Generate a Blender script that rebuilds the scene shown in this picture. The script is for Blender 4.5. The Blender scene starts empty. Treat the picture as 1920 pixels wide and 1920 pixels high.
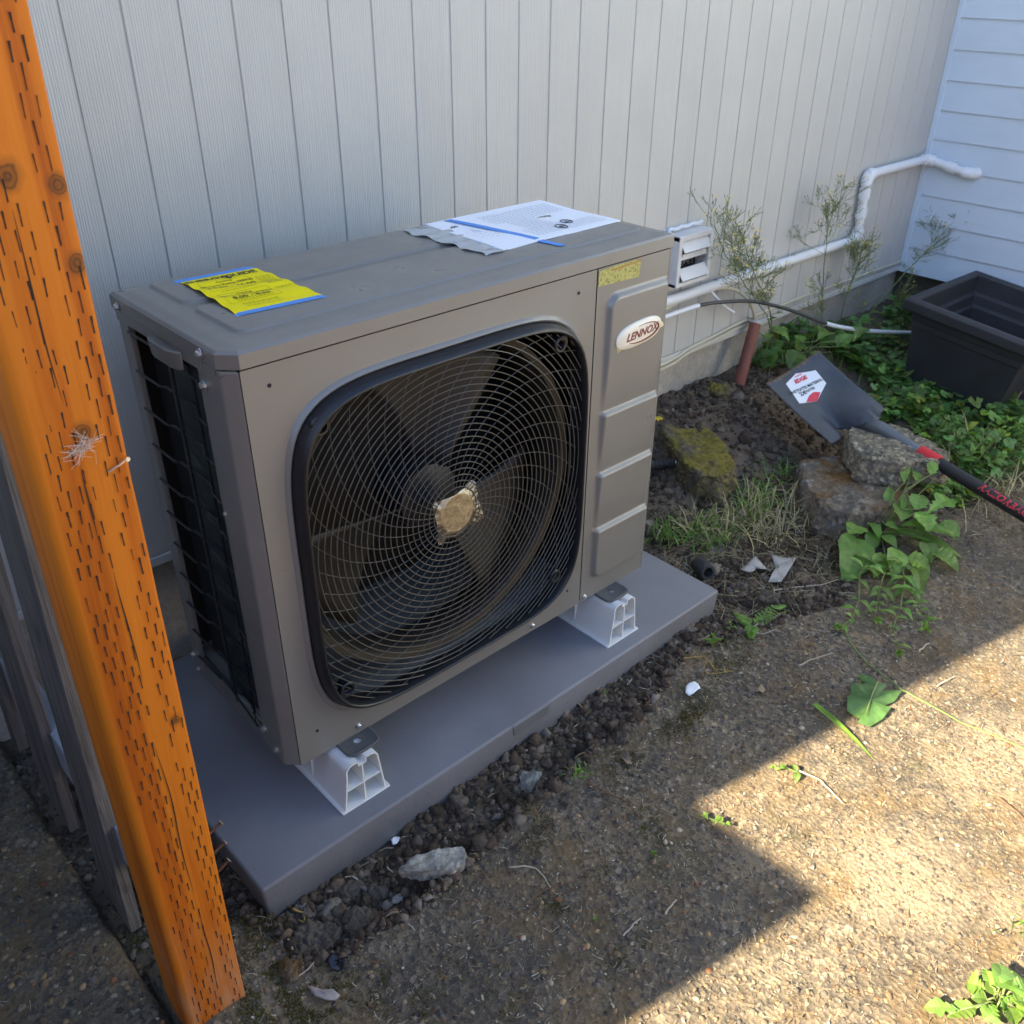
import bpy, bmesh, math, random
import numpy as np
from mathutils import Vector, Matrix, noise as mnoise

random.seed(11)
RNG = np.random.default_rng(11)
sc = bpy.context.scene
COL = sc.collection

# ------------------------------------------------------------------ camera
CAM = np.array([-0.52290, -1.10391, 1.34893])
CR = np.array([0.73407034, -0.67903994, 0.0067449])
CU = np.array([0.34819811, 0.38490686, 0.85475423])
CF = np.array([0.58300842, 0.62510116, -0.51898913])
FPX = 1728.81
cd = bpy.data.cameras.new('camera')
cam = bpy.data.objects.new('camera', cd)
COL.objects.link(cam)
cd.sensor_width = 36.0
cd.lens = FPX / 1920 * 36
cd.clip_start = 0.02
cd.clip_end = 400
cam.matrix_world = Matrix(((CR[0], CU[0], -CF[0], CAM[0]), (CR[1], CU[1], -CF[1], CAM[1]),
                           (CR[2], CU[2], -CF[2], CAM[2]), (0, 0, 0, 1)))
sc.camera = cam
cd.dof.use_dof = True; cd.dof.focus_distance = 1.45; cd.dof.aperture_fstop = 12
# ------------------------------------------------------------------ light
SUN_EL = math.radians(35)
SUN_AZ = np.array([-0.9806, 0.1961])           # horizontal direction towards the sun
to_sun = Vector((SUN_AZ[0] * math.cos(SUN_EL), SUN_AZ[1] * math.cos(SUN_EL), math.sin(SUN_EL)))
w = bpy.data.worlds.new('World'); sc.world = w; w.use_nodes = True
wn = w.node_tree.nodes; wl = w.node_tree.links
bgn = wn['Background']
sky = wn.new('ShaderNodeTexSky'); sky.sky_type = 'NISHITA'; sky.sun_disc = False
sky.sun_elevation = SUN_EL
sky.sun_rotation = math.atan2(SUN_AZ[0], SUN_AZ[1])
sky.air_density = 1.0; sky.dust_density = 0.6; sky.ozone_density = 3.0
wl.new(sky.outputs[0], bgn.inputs[0]); bgn.inputs[1].default_value = 0.094
sl = bpy.data.lights.new('sun', 'SUN'); sl.energy = 5.0; sl.angle = math.radians(0.55)
sl.color = (1.0, 0.87, 0.62)
so = bpy.data.objects.new('sun', sl); COL.objects.link(so)
so.rotation_euler = to_sun.to_track_quat('Z', 'Y').to_euler()
so.location = (-6, 2, 8)
sc.view_settings.view_transform = 'Standard'
sc.view_settings.look = 'None'
sc.view_settings.gamma = 1.0
sc.view_settings.use_curve_mapping = False
sc.view_settings.exposure = 2.4
sc.render.engine = 'CYCLES'
sc.cycles.max_bounces = 8
sc.cycles.diffuse_bounces = 5
sc.cycles.use_denoising = True

# ------------------------------------------------------------------ measuring helpers (photo pixel -> point on a surface of the place)
def ray(p):
    return CF + CR * (p[0] - 960) / FPX - CU * (p[1] - 960) / FPX
def onz(p, z):
    d = ray(p); return CAM + d * ((z - CAM[2]) / d[2])
def ony(p, y):
    d = ray(p); return CAM + d * ((y - CAM[1]) / d[1])
def onx(p, x):
    d = ray(p); return CAM + d * ((x - CAM[0]) / d[0])
def ss(a, b, t):
    k = np.clip((np.asarray(t, float) - a) / (b - a), 0, 1); return k * k * (3 - 2 * k)
def hash2(ix, iy, seed):
    h = (ix.astype(np.int64) * 374761393 + iy.astype(np.int64) * 668265263 + seed * 974634541) & 0xffffffff
    h = ((h ^ (h >> 13)) * 1274126177) & 0xffffffff
    return ((h ^ (h >> 16)) & 0xffff) / 65535.0
def vnoise(x, y, seed=0):
    x = np.asarray(x, float); y = np.asarray(y, float)
    ix = np.floor(x); iy = np.floor(y); fx = x - ix; fy = y - iy
    fx = fx * fx * (3 - 2 * fx); fy = fy * fy * (3 - 2 * fy)
    a = hash2(ix, iy, seed); b = hash2(ix + 1, iy, seed); c = hash2(ix, iy + 1, seed); d = hash2(ix + 1, iy + 1, seed)
    return (a * (1 - fx) + b * fx) * (1 - fy) + (c * (1 - fx) + d * fx) * fy - 0.5
def fbm(x, y, seed=0, oct=4):
    s = 0; a = 1.0
    for i in range(oct):
        s = s + a * vnoise(np.asarray(x) * 2 ** i, np.asarray(y) * 2 ** i, seed + i); a *= 0.5
    return s
PATIO = np.array([(-.345, -3), (-.345, -.05), (-.17, -.05), (-.150, -.11), (-.143, -.162), (-.156, -.205), (-.089, -.233),
                  (-.017, -.238), (.06, -.246), (.134, -.236), (.373, -.215), (.686, -.200), (.956, -.125), (1.02, -.158),
                  (1.375, -.275), (1.6, -.235), (1.831, -.25), (2.382, -.325), (3.3, -.36), (3.3, -3)])
def sdpoly(x, y, P=PATIO):
    """signed distance, positive inside"""
    x = np.asarray(x, float); y = np.asarray(y, float)
    dmin = np.full(x.shape, 1e9); inside = np.zeros(x.shape, bool)
    n = len(P)
    for i in range(n):
        a = P[i]; b = P[(i + 1) % n]; e = b - a
        t = np.clip(((x - a[0]) * e[0] + (y - a[1]) * e[1]) / (e @ e), 0, 1)
        dmin = np.minimum(dmin, np.hypot(x - a[0] - t * e[0], y - a[1] - t * e[1]))
        c = ((a[1] > y) != (b[1] > y)) & (x < (b[0] - a[0]) * (y - a[1]) / (b[1] - a[1] + 1e-12) + a[0])
        inside ^= c
    return np.where(inside, dmin, -dmin)
def T0(x, y):
    t = -.070 + .14 * ss(.18 * ss(2.0, 2.5, x), .6, y) * ss(1.15, 1.9, x)
    return t + .03 * np.exp(-((np.asarray(x) - 1.72) / .18) ** 2 - ((np.asarray(y) - .5) / .14) ** 2) - .022 * ss(-.02, -.09, y) * ss(.95, .1, x)
def soil(x, y):
    x = np.asarray(x, float); y = np.asarray(y, float)
    z = T0(x, y) + .022 * fbm(x * 9, y * 9, 3, 5) + .010 * fbm(x * 45, y * 45, 9, 3)
    return z - .06 * ss(0.0, .05, sdpoly(x, y))
def patio_z(x, y):
    x = np.asarray(x, float); y = np.asarray(y, float)
    return -.062 + .045 * np.exp(-((x + .30) / .085) ** 2 - ((y + .20) / .10) ** 2) + .007 * fbm(x * 4, y * 4, 21, 3) + .004 * fbm(x * 40, y * 40, 31, 3) + .0016 * fbm(x * 170, y * 170, 41, 2)
def gz(x, y):
    x = np.asarray(x, float); y = np.asarray(y, float)
    return np.where(sdpoly(x, y) > 0, patio_z(x, y), soil(x, y))
def G(p, dz=0.0):
    z = -.065
    for i in range(25):
        a = onz(p, z); z = .5 * z + .5 * (float(gz(a[0], a[1])) + dz)
    return onz(p, z)

# ------------------------------------------------------------------ object helpers
def empty(name, loc=(0, 0, 0), label=None, cat=None, group=None):
    o = bpy.data.objects.new(name, None); COL.objects.link(o)
    o.location = loc; o.empty_display_size = 0.1
    if label: tag(o, label, cat, group)
    return o
def tag(o, label=None, cat=None, group=None, kind=None):
    if label: o['label'] = label
    if cat: o['category'] = cat
    if group: o['group'] = group
    if kind: o['kind'] = kind
    return o
def place(o, parent):
    if parent is not None:
        o.parent = parent
        o.matrix_parent_inverse = parent_matrix(parent).inverted()
    return o
def parent_matrix(p):
    m = Matrix.LocRotScale(p.location, p.rotation_euler, p.scale)
    if p.parent is not None:
        return parent_matrix(p.parent) @ p.matrix_parent_inverse @ m
    return m
class MB:
    def __init__(s): s.v = []; s.f = []; s.c = []
    def add(s, v, f, col=None):
        b = len(s.v); s.v.extend([tuple(map(float, q)) for q in v]); s.f.extend([tuple(i + b for i in t) for t in f])
        if col is not None: s.c.extend([col] * len(v))
    def box(s, x0, x1, y0, y1, z0, z1):
        s.add([(x0, y0, z0), (x1, y0, z0), (x1, y1, z0), (x0, y1, z0), (x0, y0, z1), (x1, y0, z1), (x1, y1, z1), (x0, y1, z1)],
              [(3, 2, 1, 0), (4, 5, 6, 7), (0, 1, 5, 4), (1, 2, 6, 5), (2, 3, 7, 6), (3, 0, 4, 7)])
    def tube(s, pts, r, n=8, cap=True, closed=False, col=None):
        pts = [Vector(p) for p in pts]; m = len(pts)
        rr = r if hasattr(r, '__len__') else [r] * m
        rings = []; prev = None
        for i, p in enumerate(pts):
            if closed: t = pts[(i + 1) % m] - pts[i - 1]
            else: t = pts[min(i + 1, m - 1)] - pts[max(i - 1, 0)]
            if t.length < 1e-9: t = Vector((0, 0, 1))
            t.normalize()
            if prev is None:
                a = Vector((0, 0, 1)) if abs(t.z) < .9 else Vector((1, 0, 0))
            else: a = prev
            a = (a - t * a.dot(t))
            if a.length < 1e-6: a = t.orthogonal()
            a.normalize(); prev = a; b = t.cross(a)
            rings.append([p + (a * math.cos(2 * math.pi * k / n) + b * math.sin(2 * math.pi * k / n)) * rr[i] for k in range(n)])
        v = [q for R in rings for q in R]; f = []
        for i in range(m if closed else m - 1):
            for k in range(n):
                j = (i + 1) % m
                f.append((i * n + k, i * n + (k + 1) % n, j * n + (k + 1) % n, j * n + k))
        if cap and not closed:
            f.append(tuple(range(n))[::-1]); f.append(tuple((m - 1) * n + k for k in range(n)))
        s.add(v, f, col)
    def lathe(s, prof, centre, axis, n=16, cap=True):
        ax = Vector(axis).normalized(); a = ax.orthogonal().normalized(); b = ax.cross(a); c = Vector(centre)
        v = []; f = []
        for (r, h) in prof:
            for k in range(n):
                t = 2 * math.pi * k / n
                v.append(c + ax * h + (a * math.cos(t) + b * math.sin(t)) * r)
        for i in range(len(prof) - 1):
            for k in range(n):
                f.append((i * n + k, i * n + (k + 1) % n, (i + 1) * n + (k + 1) % n, (i + 1) * n + k))
        if cap:
            f.append(tuple(range(n))[::-1]); f.append(tuple((len(prof) - 1) * n + k for k in range(n)))
        s.add(v, f)
    def prism(s, poly, d):
        """poly: list of 3d points, extruded by vector d"""
        n = len(poly); P = [Vector(p) for p in poly]; d = Vector(d)
        s.add(P + [p + d for p in P], [tuple(range(n))[::-1], tuple(range(n, 2 * n))] + [(i, (i + 1) % n, n + (i + 1) % n, n + i) for i in range(n)])
    def build(s, name, mat, parent=None, smooth=False, bevel=0, seg=2, origin=None, angle=40):
        me = bpy.data.meshes.new(name)
        off = Vector(origin) if origin is not None else None
        vv = s.v if off is None else [(q[0] - off[0], q[1] - off[1], q[2] - off[2]) for q in s.v]
        me.from_pydata(vv, [], s.f)
        bm = bmesh.new(); bm.from_mesh(me); bmesh.ops.recalc_face_normals(bm, faces=bm.faces); bm.to_mesh(me); bm.free()
        if s.c and len(s.c) == len(s.v):
            at = me.color_attributes.new('Col', 'FLOAT_COLOR', 'POINT')
            at.data.foreach_set('color', np.array([(c[0], c[1], c[2], 1) for c in s.c], np.float32).ravel())
        me.materials.append(mat)
        o = bpy.data.objects.new(name, me); COL.objects.link(o)
        if off is not None: o.location = off
        if smooth:
            me.polygons.foreach_set('use_smooth', [True] * len(me.polygons))
            if angle < 180:
                try: me.set_sharp_from_angle(angle=math.radians(angle))
                except Exception: pass
        if bevel:
            b = o.modifiers.new('bevel', 'BEVEL'); b.width = bevel; b.segments = seg; b.limit_method = 'ANGLE'; b.angle_limit = math.radians(35)
            b.harden_normals = False
        return place(o, parent)
def fast(name, V, F, mat, parent=None, smooth=True, col=None, kind=None, origin=None):
    V = np.asarray(V, np.float32); F = np.asarray(F, np.int32); k = F.shape[1]
    if origin is not None: V = V - np.asarray(origin, np.float32)
    me = bpy.data.meshes.new(name)
    me.vertices.add(len(V)); me.vertices.foreach_set('co', V.ravel())
    me.loops.add(F.size); me.loops.foreach_set('vertex_index', F.ravel())
    me.polygons.add(len(F)); me.polygons.foreach_set('loop_start', np.arange(0, F.size, k, dtype=np.int32))
    me.update(calc_edges=True)
    if smooth: me.polygons.foreach_set('use_smooth', np.ones(len(F), bool))
    if col is not None:
        at = me.color_attributes.new('Col', 'FLOAT_COLOR', 'POINT')
        c4 = np.ones((len(V), 4), np.float32); c4[:, :3] = col
        at.data.foreach_set('color', c4.ravel())
    me.materials.append(mat)
    o = bpy.data.objects.new(name, me); COL.objects.link(o)
    if origin is not None: o.location = origin
    if kind: o['kind'] = kind
    return place(o, parent)
def ico(sub, half=False):
    bm = bmesh.new(); bmesh.ops.create_icosphere(bm, subdivisions=sub, radius=1)
    V = np.array([v.co[:] for v in bm.verts]); F = np.array([[v.index for v in f.verts] for f in bm.faces]); bm.free()
    if half:
        F = F[V[F][:, :, 2].mean(1) > -.45]; u = np.unique(F); m = np.full(len(V), -1); m[u] = np.arange(len(u)); V = V[u]; F = m[F]
    return V, F
def scatter(V0, F0, pos, scale, rotz, cols, jitter=0.2, tilt=0.3, rng=RNG):
    """copies of a template as one vertex/face/colour set"""
    n = len(pos); a = rotz; c, s = np.cos(a), np.sin(a)
    R = np.zeros((n, 3, 3)); R[:, 0, 0] = c; R[:, 0, 1] = -s; R[:, 1, 0] = s; R[:, 1, 1] = c; R[:, 2, 2] = 1
    t1 = rng.normal(0, tilt, n); c1, s1 = np.cos(t1), np.sin(t1)
    Q = np.zeros((n, 3, 3)); Q[:, 0, 0] = 1; Q[:, 1, 1] = c1; Q[:, 1, 2] = -s1; Q[:, 2, 1] = s1; Q[:, 2, 2] = c1
    R = R @ Q
    W = V0[None] * (1 + rng.normal(0, jitter, (n, len(V0), 1)))
    W = W * scale[:, None, :]
    W = np.einsum('nij,nkj->nki', R, W) + pos[:, None, :]
    F = (F0[None] + (np.arange(n) * len(V0))[:, None, None]).reshape(-1, F0.shape[1])
    C = np.repeat(cols, len(V0), axis=0)
    return W.reshape(-1, 3), F, C
def copy_obj(o, parent=None, loc=None):
    c = o.copy(); COL.objects.link(c)
    if loc is not None: c.location = loc
    if parent is not None:
        c.parent = parent
    return c
def text_mesh(body, size, shear=0.0, offset=0.0, align='CENTER', res=2, extrude=0.0):
    cu = bpy.data.curves.new('lettering', 'FONT'); cu.body = body; cu.size = size; cu.shear = shear; cu.offset = offset
    cu.align_x = align; cu.align_y = 'CENTER'; cu.resolution_u = res; cu.extrude = extrude
    o = bpy.data.objects.new('lettering', cu); COL.objects.link(o)
    dg = bpy.context.evaluated_depsgraph_get(); dg.update()
    me = bpy.data.meshes.new_from_object(o.evaluated_get(dg))
    V = np.array([v.co[:] for v in me.vertices]); F = [tuple(p.vertices) for p in me.polygons]
    bpy.data.objects.remove(o); bpy.data.curves.remove(cu); bpy.data.meshes.remove(me)
    return V, F

# ------------------------------------------------------------------ materials
def mat(name, col=(.5, .5, .5), rough=.6, metal=0, spec=.5):
    m = bpy.data.materials.new(name); m.use_nodes = True
    b = m.node_tree.nodes['Principled BSDF']
    b.inputs['Base Color'].default_value = (*col, 1); b.inputs['Roughness'].default_value = rough
    b.inputs['Metallic'].default_value = metal; b.inputs['Specular IOR Level'].default_value = spec
    return m
class NT:
    def __init__(s, m): s.m = m; s.n = m.node_tree.nodes; s.l = m.node_tree.links; s.b = s.n['Principled BSDF']
    def node(s, t, **k):
        x = s.n.new(t)
        for a, v in k.items():
            if a.startswith('i_'):
                key = a[2:]; key = int(key) if key.isdigit() else key.replace('_', ' ')
                x.inputs[key].default_value = v
            else: setattr(x, a, v)
        return x
    def link(s, a, b): s.l.new(a, b)
    def coords(s, scale=(1, 1, 1), kind='Object', rnd=False):
        tc = s.node('ShaderNodeTexCoord'); mp = s.node('ShaderNodeMapping'); mp.inputs['Scale'].default_value = scale
        s.link(tc.outputs[kind], mp.inputs['Vector'])
        if rnd:
            oi = s.node('ShaderNodeObjectInfo'); vm = s.node('ShaderNodeVectorMath', operation='SCALE'); vm.inputs[0].default_value = (37, 91, 53)
            s.link(oi.outputs['Random'], vm.inputs['Scale']); s.link(vm.outputs[0], mp.inputs['Location'])
        return mp.outputs[0]
    def noise(s, vec, scale, detail=5, rough=.6, dist=0):
        x = s.node('ShaderNodeTexNoise'); x.inputs['Scale'].default_value = scale; x.inputs['Detail'].default_value = detail
        x.inputs['Roughness'].default_value = rough; x.inputs['Distortion'].default_value = dist
        s.link(vec, x.inputs['Vector']); return x.outputs['Fac']
    def ramp(s, fac, stops):
        x = s.node('ShaderNodeValToRGB'); e = x.color_ramp.elements
        while len(e) < len(stops): e.new(.5)
        for el, (p, c) in zip(e, stops):
            el.position = p; el.color = (*c, 1) if hasattr(c, '__len__') else (c, c, c, 1)
        s.link(fac, x.inputs[0]); return x.outputs[0]
    def mix(s, fac, a, b, mode='MIX'):
        x = s.node('ShaderNodeMix', data_type='RGBA', blend_type=mode)
        for src, k in ((fac, 0), (a, 6), (b, 7)):
            if hasattr(src, 'is_output'): s.link(src, x.inputs[k])
            elif hasattr(src, '__len__'): x.inputs[k].default_value = (*src, 1)
            else: x.inputs[k].default_value = src
        return x.outputs[2]
    def bump(s, h, strength=.3, dist=.01, prev=None):
        x = s.node('ShaderNodeBump'); x.inputs['Strength'].default_value = strength; x.inputs['Distance'].default_value = dist
        s.link(h, x.inputs['Height'])
        if prev is not None: s.link(prev, x.inputs['Normal'])
        s.link(x.outputs[0], s.b.inputs['Normal']); return x.outputs[0]
    def color(s, c): s.link(c, s.b.inputs['Base Color'])
    def rough(s, c): s.link(c, s.b.inputs['Roughness'])
    def attr(s):
        x = s.node('ShaderNodeVertexColor', layer_name='Col'); return x.outputs[0]

def m_paint(name, col, rough=.45, grime=.08, bump=.06, spec=.5):
    m = mat(name, col, rough, 0, spec); t = NT(m); v = t.coords()
    n = t.noise(v, 6, 6, .65); c2 = tuple(x * (1 - grime) for x in col)
    t.color(t.ramp(n, [(.35, c2), (.65, col)]))
    t.rough(t.ramp(t.noise(v, 14, 5), [(.3, rough - .06), (.7, rough + .08)]))
    t.bump(t.noise(v, 420, 2), bump, .001); return m
M = {}
M['unit'] = m_paint('taupe_metal_paint', (.190, .180, .163), .33, .07, .10, .85)
M['unit_dark'] = mat('dark_void', (.012, .012, .012), .8)
M['black_plastic'] = m_paint('black_plastic', (.016, .016, .018), .38, .2, .1)
M['grille'] = mat('black_wire_coating', (.075, .066, .052), .42)
M['blade'] = mat('fan_blade_plastic', (.016, .014, .012), .55)
M['steel'] = mat('zinc_steel', (.62, .62, .62), .32, 1)
M['galv'] = m_paint('grey_bracket_paint', (.10, .103, .105), .45, .15)
M['white_plastic'] = m_paint('white_plastic', (.78, .77, .74), .42, .04)
M['tape'] = mat('blue_tape', (.10, .30, .72), .6)
def m_pad():
    m = mat('grey_composite_pad', (.165, .165, .178), .55); t = NT(m); v = t.coords()
    n = t.noise(v, 5, 6, .6); sp = t.noise(v, 160, 3, .7)
    c = t.ramp(n, [(.3, (.172, .170, .184)), (.7, (.208, .206, .222))])
    dirt = t.ramp(t.noise(v, 28, 7, .7), [(.60, 0.0), (.76, .45)])
    c = t.mix(dirt, c, (.20, .175, .14))
    sc_ = t.ramp(t.noise(t.coords((3, 40, 40)), 1.5, 4, .7, 2.0), [(.62, 0.0), (.70, .35)]); c = t.mix(sc_, c, (.22, .215, .22))
    c = t.mix(t.ramp(t.noise(v, 3.0, 6, .65, .5), [(.45, 0.0), (.75, .40)]), c, (.155, .140, .125))
    t.color(c); b = t.bump(sp, .25, .003); t.bump(t.noise(v, 12, 6, .6), .12, .01, b); t.rough(t.ramp(n, [(.3, .45), (.7, .65)])); return m
M['pad'] = m_pad()
def m_siding(name, col, vert=True, grain=1.0):
    m = mat(name, col, .6); t = NT(m); sc_ = (34, 34, 1.6) if vert else (30, 1.2, 30)
    v = t.coords(sc_, rnd=True); n = t.noise(v, 1.0, 3, .5, .8)
    wv = t.node('ShaderNodeTexWave', wave_type='BANDS', bands_direction='X' if vert else 'Z'); wv.inputs['Scale'].default_value = 1.9
    wv.inputs['Distortion'].default_value = 7.5; wv.inputs['Detail'].default_value = 3; wv.inputs['Detail Scale'].default_value = 1.2
    t.link(v, wv.inputs['Vector'])
    v2 = t.coords((1, 1, 1), rnd=True)
    big = t.noise(v2, 3, 5, .6)
    dark = tuple(x * .93 for x in col)
    c = t.ramp(big, [(.35, dark), (.65, col)])
    sp = t.ramp(t.noise(v2, 90, 4, .7), [(.70, 0.0), (.80, .35)])
    c = t.mix(sp, c, tuple(x * .6 for x in col))
    rn = t.ramp(t.noise(t.coords((22, 22, .9) if vert else (6, .8, 8), rnd=True), 1.0, 5, .65), [(.56, 0.0), (.78, .22)])
    c = t.mix(rn, c, (col[0] * .72, col[1] * .68, col[2] * .58)); t.color(c)
    g1 = t.noise(t.coords((95, 95, 2.6) if vert else (95, 2.6, 95), rnd=True), 1.0, 4, .55, 1.6)
    hb = t.mix(.30, g1, wv.outputs['Fac']); b = t.bump(hb, .26 * grain, .007)
    t.bump(t.noise(v2, 260, 4, .6), .16, .002, b); return m
M['siding'] = m_siding('painted_plywood_siding', (.52, .503, .462))
M['lap'] = m_siding('sky_tinted_lap_siding', (.55, .625, .70), False, .35)  # white paint with the blue of the sky light put into its colour
M['lap_trim'] = mat('white_trim_paint', (.54, .52, .47), .55)
def m_found():
    m = mat('foundation_concrete', (.4, .37, .32), .9); t = NT(m); v = t.coords()
    n = t.noise(v, 4, 8, .65); c = t.ramp(n, [(.3, (.36, .315, .25)), (.55, (.50, .45, .37)), (.75, (.56, .52, .45))])
    f = t.ramp(t.noise(v, 70, 5, .7), [(.35, (.75, .75, .75)), (.65, (1, 1, 1))])
    t.color(t.mix(1.0, c, f, 'MULTIPLY')); t.bump(t.noise(v, 55, 8, .7), .5, .01); return m
M['found'] = m_found()
def m_post():
    m = mat('orange_stained_timber', (.42, .15, .03), .62, 0, .25); t = NT(m); v = t.coords((26, 26, 1.3))
    n = t.noise(v, 1, 5, .6, 1.4); n2 = t.noise(t.coords((30, 30, .8)), 1.2, 3, .5, .5)
    c = t.ramp(n, [(.28, (.32, .064, .003)), (.5, (.49, .114, .005)), (.72, (.62, .180, .014))])
    c = t.mix(t.ramp(n2, [(.44, 0.0), (.56, .75)]), c, (.62, .175, .010))
    tc = t.node('ShaderNodeTexCoord'); sx = t.node('ShaderNodeSeparateXYZ'); t.link(tc.outputs['Object'], sx.inputs[0])
    # pale scuffed wood and green algae near the foot
    mr = t.node('ShaderNodeMapRange'); mr.inputs['From Min'].default_value = .30; mr.inputs['From Max'].default_value = .02
    t.link(sx.outputs[2], mr.inputs['Value'])
    pf = t.mix(1.0, mr.outputs[0], t.ramp(t.noise(t.coords((14, 14, 4)), 1.6, 5, .65), [(.42, 0.0), (.68, .85)]), 'MULTIPLY')
    c = t.mix(pf, c, (.55, .30, .16))
    mr2 = t.node('ShaderNodeMapRange'); mr2.inputs['From Min'].default_value = .055; mr2.inputs['From Max'].default_value = .015
    t.link(sx.outputs[2], mr2.inputs['Value'])
    c = t.mix(t.mix(1.0, mr2.outputs[0], t.ramp(t.noise(v, .6, 4), [(.3, .35), (.7, 1.0)]), 'MULTIPLY'), c, (.10, .085, .03))
    # knots
    for (kx, ky, kz, kr) in KNOTS:
        mp = t.node('ShaderNodeMapping'); mp.inputs['Location'].default_value = (-kx, -ky, -kz); t.link(tc.outputs['Object'], mp.inputs[0])
        dn = t.node('ShaderNodeTexNoise'); dn.inputs['Scale'].default_value = 60; t.link(tc.outputs['Object'], dn.inputs['Vector'])
        ln = t.node('ShaderNodeVectorMath', operation='LENGTH'); s2 = t.node('ShaderNodeVectorMath', operation='MULTIPLY'); s2.inputs[1].default_value = (1, 1, .8)
        t.link(mp.outputs[0], s2.inputs[0]); t.link(s2.outputs[0], ln.inputs[0])
        ad = t.node('ShaderNodeMath', operation='MULTIPLY_ADD'); ad.inputs[1].default_value = .010; t.link(dn.outputs['Fac'], ad.inputs[0]); t.link(ln.outputs['Value'], ad.inputs[2])
        r0 = kr + .005
        mm = t.node('ShaderNodeMath', operation='MULTIPLY'); mm.inputs[1].default_value = 10.0; t.link(ad.outputs[0], mm.inputs[0]); r1 = r0 * 10
        k = t.ramp(mm.outputs[0], [(r1 * .15, 1.0), (r1 * .45, .60), (r1 * .62, .95), (r1 * .80, .55), (r1 * .92, .9), (r1 * 1.02, .35), (r1 * 1.45, 0.0)])
        c = t.mix(k, c, (.085, .034, .010))
    t.color(c); b = t.bump(n, .25, .004); t.bump(t.noise(t.coords((90, 90, 5)), 2, 4, .6), .2, .002, b); return m
def m_grey_board():
    m = mat('weathered_grey_board', (.2, .18, .17), .85); t = NT(m); v = t.coords((40, 40, 1.6), rnd=True)
    n = t.noise(v, 1, 6, .65, .9)
    c = t.ramp(n, [(.28, (.075, .060, .052)), (.5, (.150, .124, .110)), (.74, (.235, .205, .190))])
    v2 = t.coords((6, 6, 2), rnd=True)
    c = t.mix(t.ramp(t.noise(v2, 1.2, 5, .65), [(.50, 0.0), (.68, .65)]), c, (.11, .105, .055))
    fib = t.noise(t.coords((190, 190, 2.2), rnd=True), 1, 5, .7, .6)
    c = t.mix(.9, c, t.ramp(fib, [(.34, (.45, .42, .40)), (.5, (.95, .94, .93)), (.66, (1.35, 1.33, 1.33))]), 'MULTIPLY')
    kn = t.ramp(t.noise(t.coords((9, 9, 5), rnd=True), 1.6, 3, .5), [(.68, 0.0), (.74, .8)]); c = t.mix(kn, c, (.045, .035, .03))
    t.color(c); b = t.bump(n, .7, .008); t.bump(fib, .8, .004, b); return m
M['grey_board'] = m_grey_board()
M['grey_rail'] = m_paint('pale_grey_rail', (.36, .37, .39), .7, .3, .3)
M['slit'] = mat('incision_dark', (.030, .014, .006), .9)
def m_concrete():
    m = mat('old_exposed_aggregate_concrete', (.15, .14, .12), .92); t = NT(m); v = t.coords()
    n = t.noise(v, 3.2, 8, .68)
    c = t.ramp(n, [(.30, (.085, .070, .054)), (.48, (.152, .124, .092)), (.66, (.232, .192, .144))])
    # aggregate cells between the loose pebbles
    vo = t.node('ShaderNodeTexVoronoi', feature='F1'); vo.inputs['Scale'].default_value = 105; t.link(v, vo.inputs['Vector'])
    rc = t.node('ShaderNodeSeparateColor'); t.link(vo.outputs['Color'], rc.inputs[0])
    cells = t.ramp(rc.outputs[0], [(.0, (.42, .42, .44)), (.35, (.8, .78, .74)), (.7, (1.25, 1.16, 1.02)), (.93, (1.6, 1.45, 1.2)), (1.0, (2.3, 2.2, 2.05))])
    c = t.mix(.85, c, cells, 'MULTIPLY')
    fn = t.ramp(t.noise(v, 240, 4, .75), [(.36, (.55, .55, .55)), (.62, (1.2, 1.2, 1.2))])
    c = t.mix(.8, c, fn, 'MULTIPLY')
    c = t.mix(t.ramp(t.noise(t.coords((1, 1, 1)), 1.7, 6, .7, .8), [(.45, 0.0), (.62, .55)]), c, (.062, .053, .043))
    sp2 = t.ramp(t.noise(v, 520, 3, .8), [(.60, 0.0), (.70, .75)]); c = t.mix(sp2, c, (.36, .30, .225))
    # rusty tan silt and moss stain
    c = t.mix(t.ramp(t.noise(v, 7, 7, .7), [(.46, 0.0), (.66, .72)]), c, (.175, .108, .040))
    c = t.mix(t.ramp(t.noise(t.coords((1, 1, 1)), 5.3, 7, .72, .4), [(.56, 0.0), (.70, .8)]), c, (.050, .047, .018))
    # dusty sand patches
    tc = t.node('ShaderNodeTexCoord')
    for (px, py, r, a) in SAND:
        mp = t.node('ShaderNodeMapping'); mp.inputs['Location'].default_value = (-px, -py, .06); t.link(tc.outputs['Object'], mp.inputs[0])
        ln = t.node('ShaderNodeVectorMath', operation='LENGTH'); t.link(mp.outputs[0], ln.inputs[0])
        ad = t.node('ShaderNodeMath', operation='MULTIPLY_ADD'); ad.inputs[1].default_value = .22
        t.link(t.noise(v, 16, 7, .72), ad.inputs[0]); t.link(ln.outputs['Value'], ad.inputs[2])
        c = t.mix(t.ramp(ad.outputs[0], [(r * .45 + .11, a), (r + .12, 0.0)]), c, (.255, .20, .135))
    t.color(c)
    b = t.bump(vo.outputs['Distance'], .55, .006); t.bump(t.noise(v, 190, 6, .75), .6, .004, b); return m
SAND = [(*onz((1690, 1640), -.06)[:2], .13, .9), (*onz((1890, 1410), -.06)[:2], .13, .85), (*onz((1790, 1440), -.06)[:2], .07, .7),
        (*onz((1900, 1690), -.06)[:2], .07, .6), (*onz((1390, 1610), -.06)[:2], .045, .5)]
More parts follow.
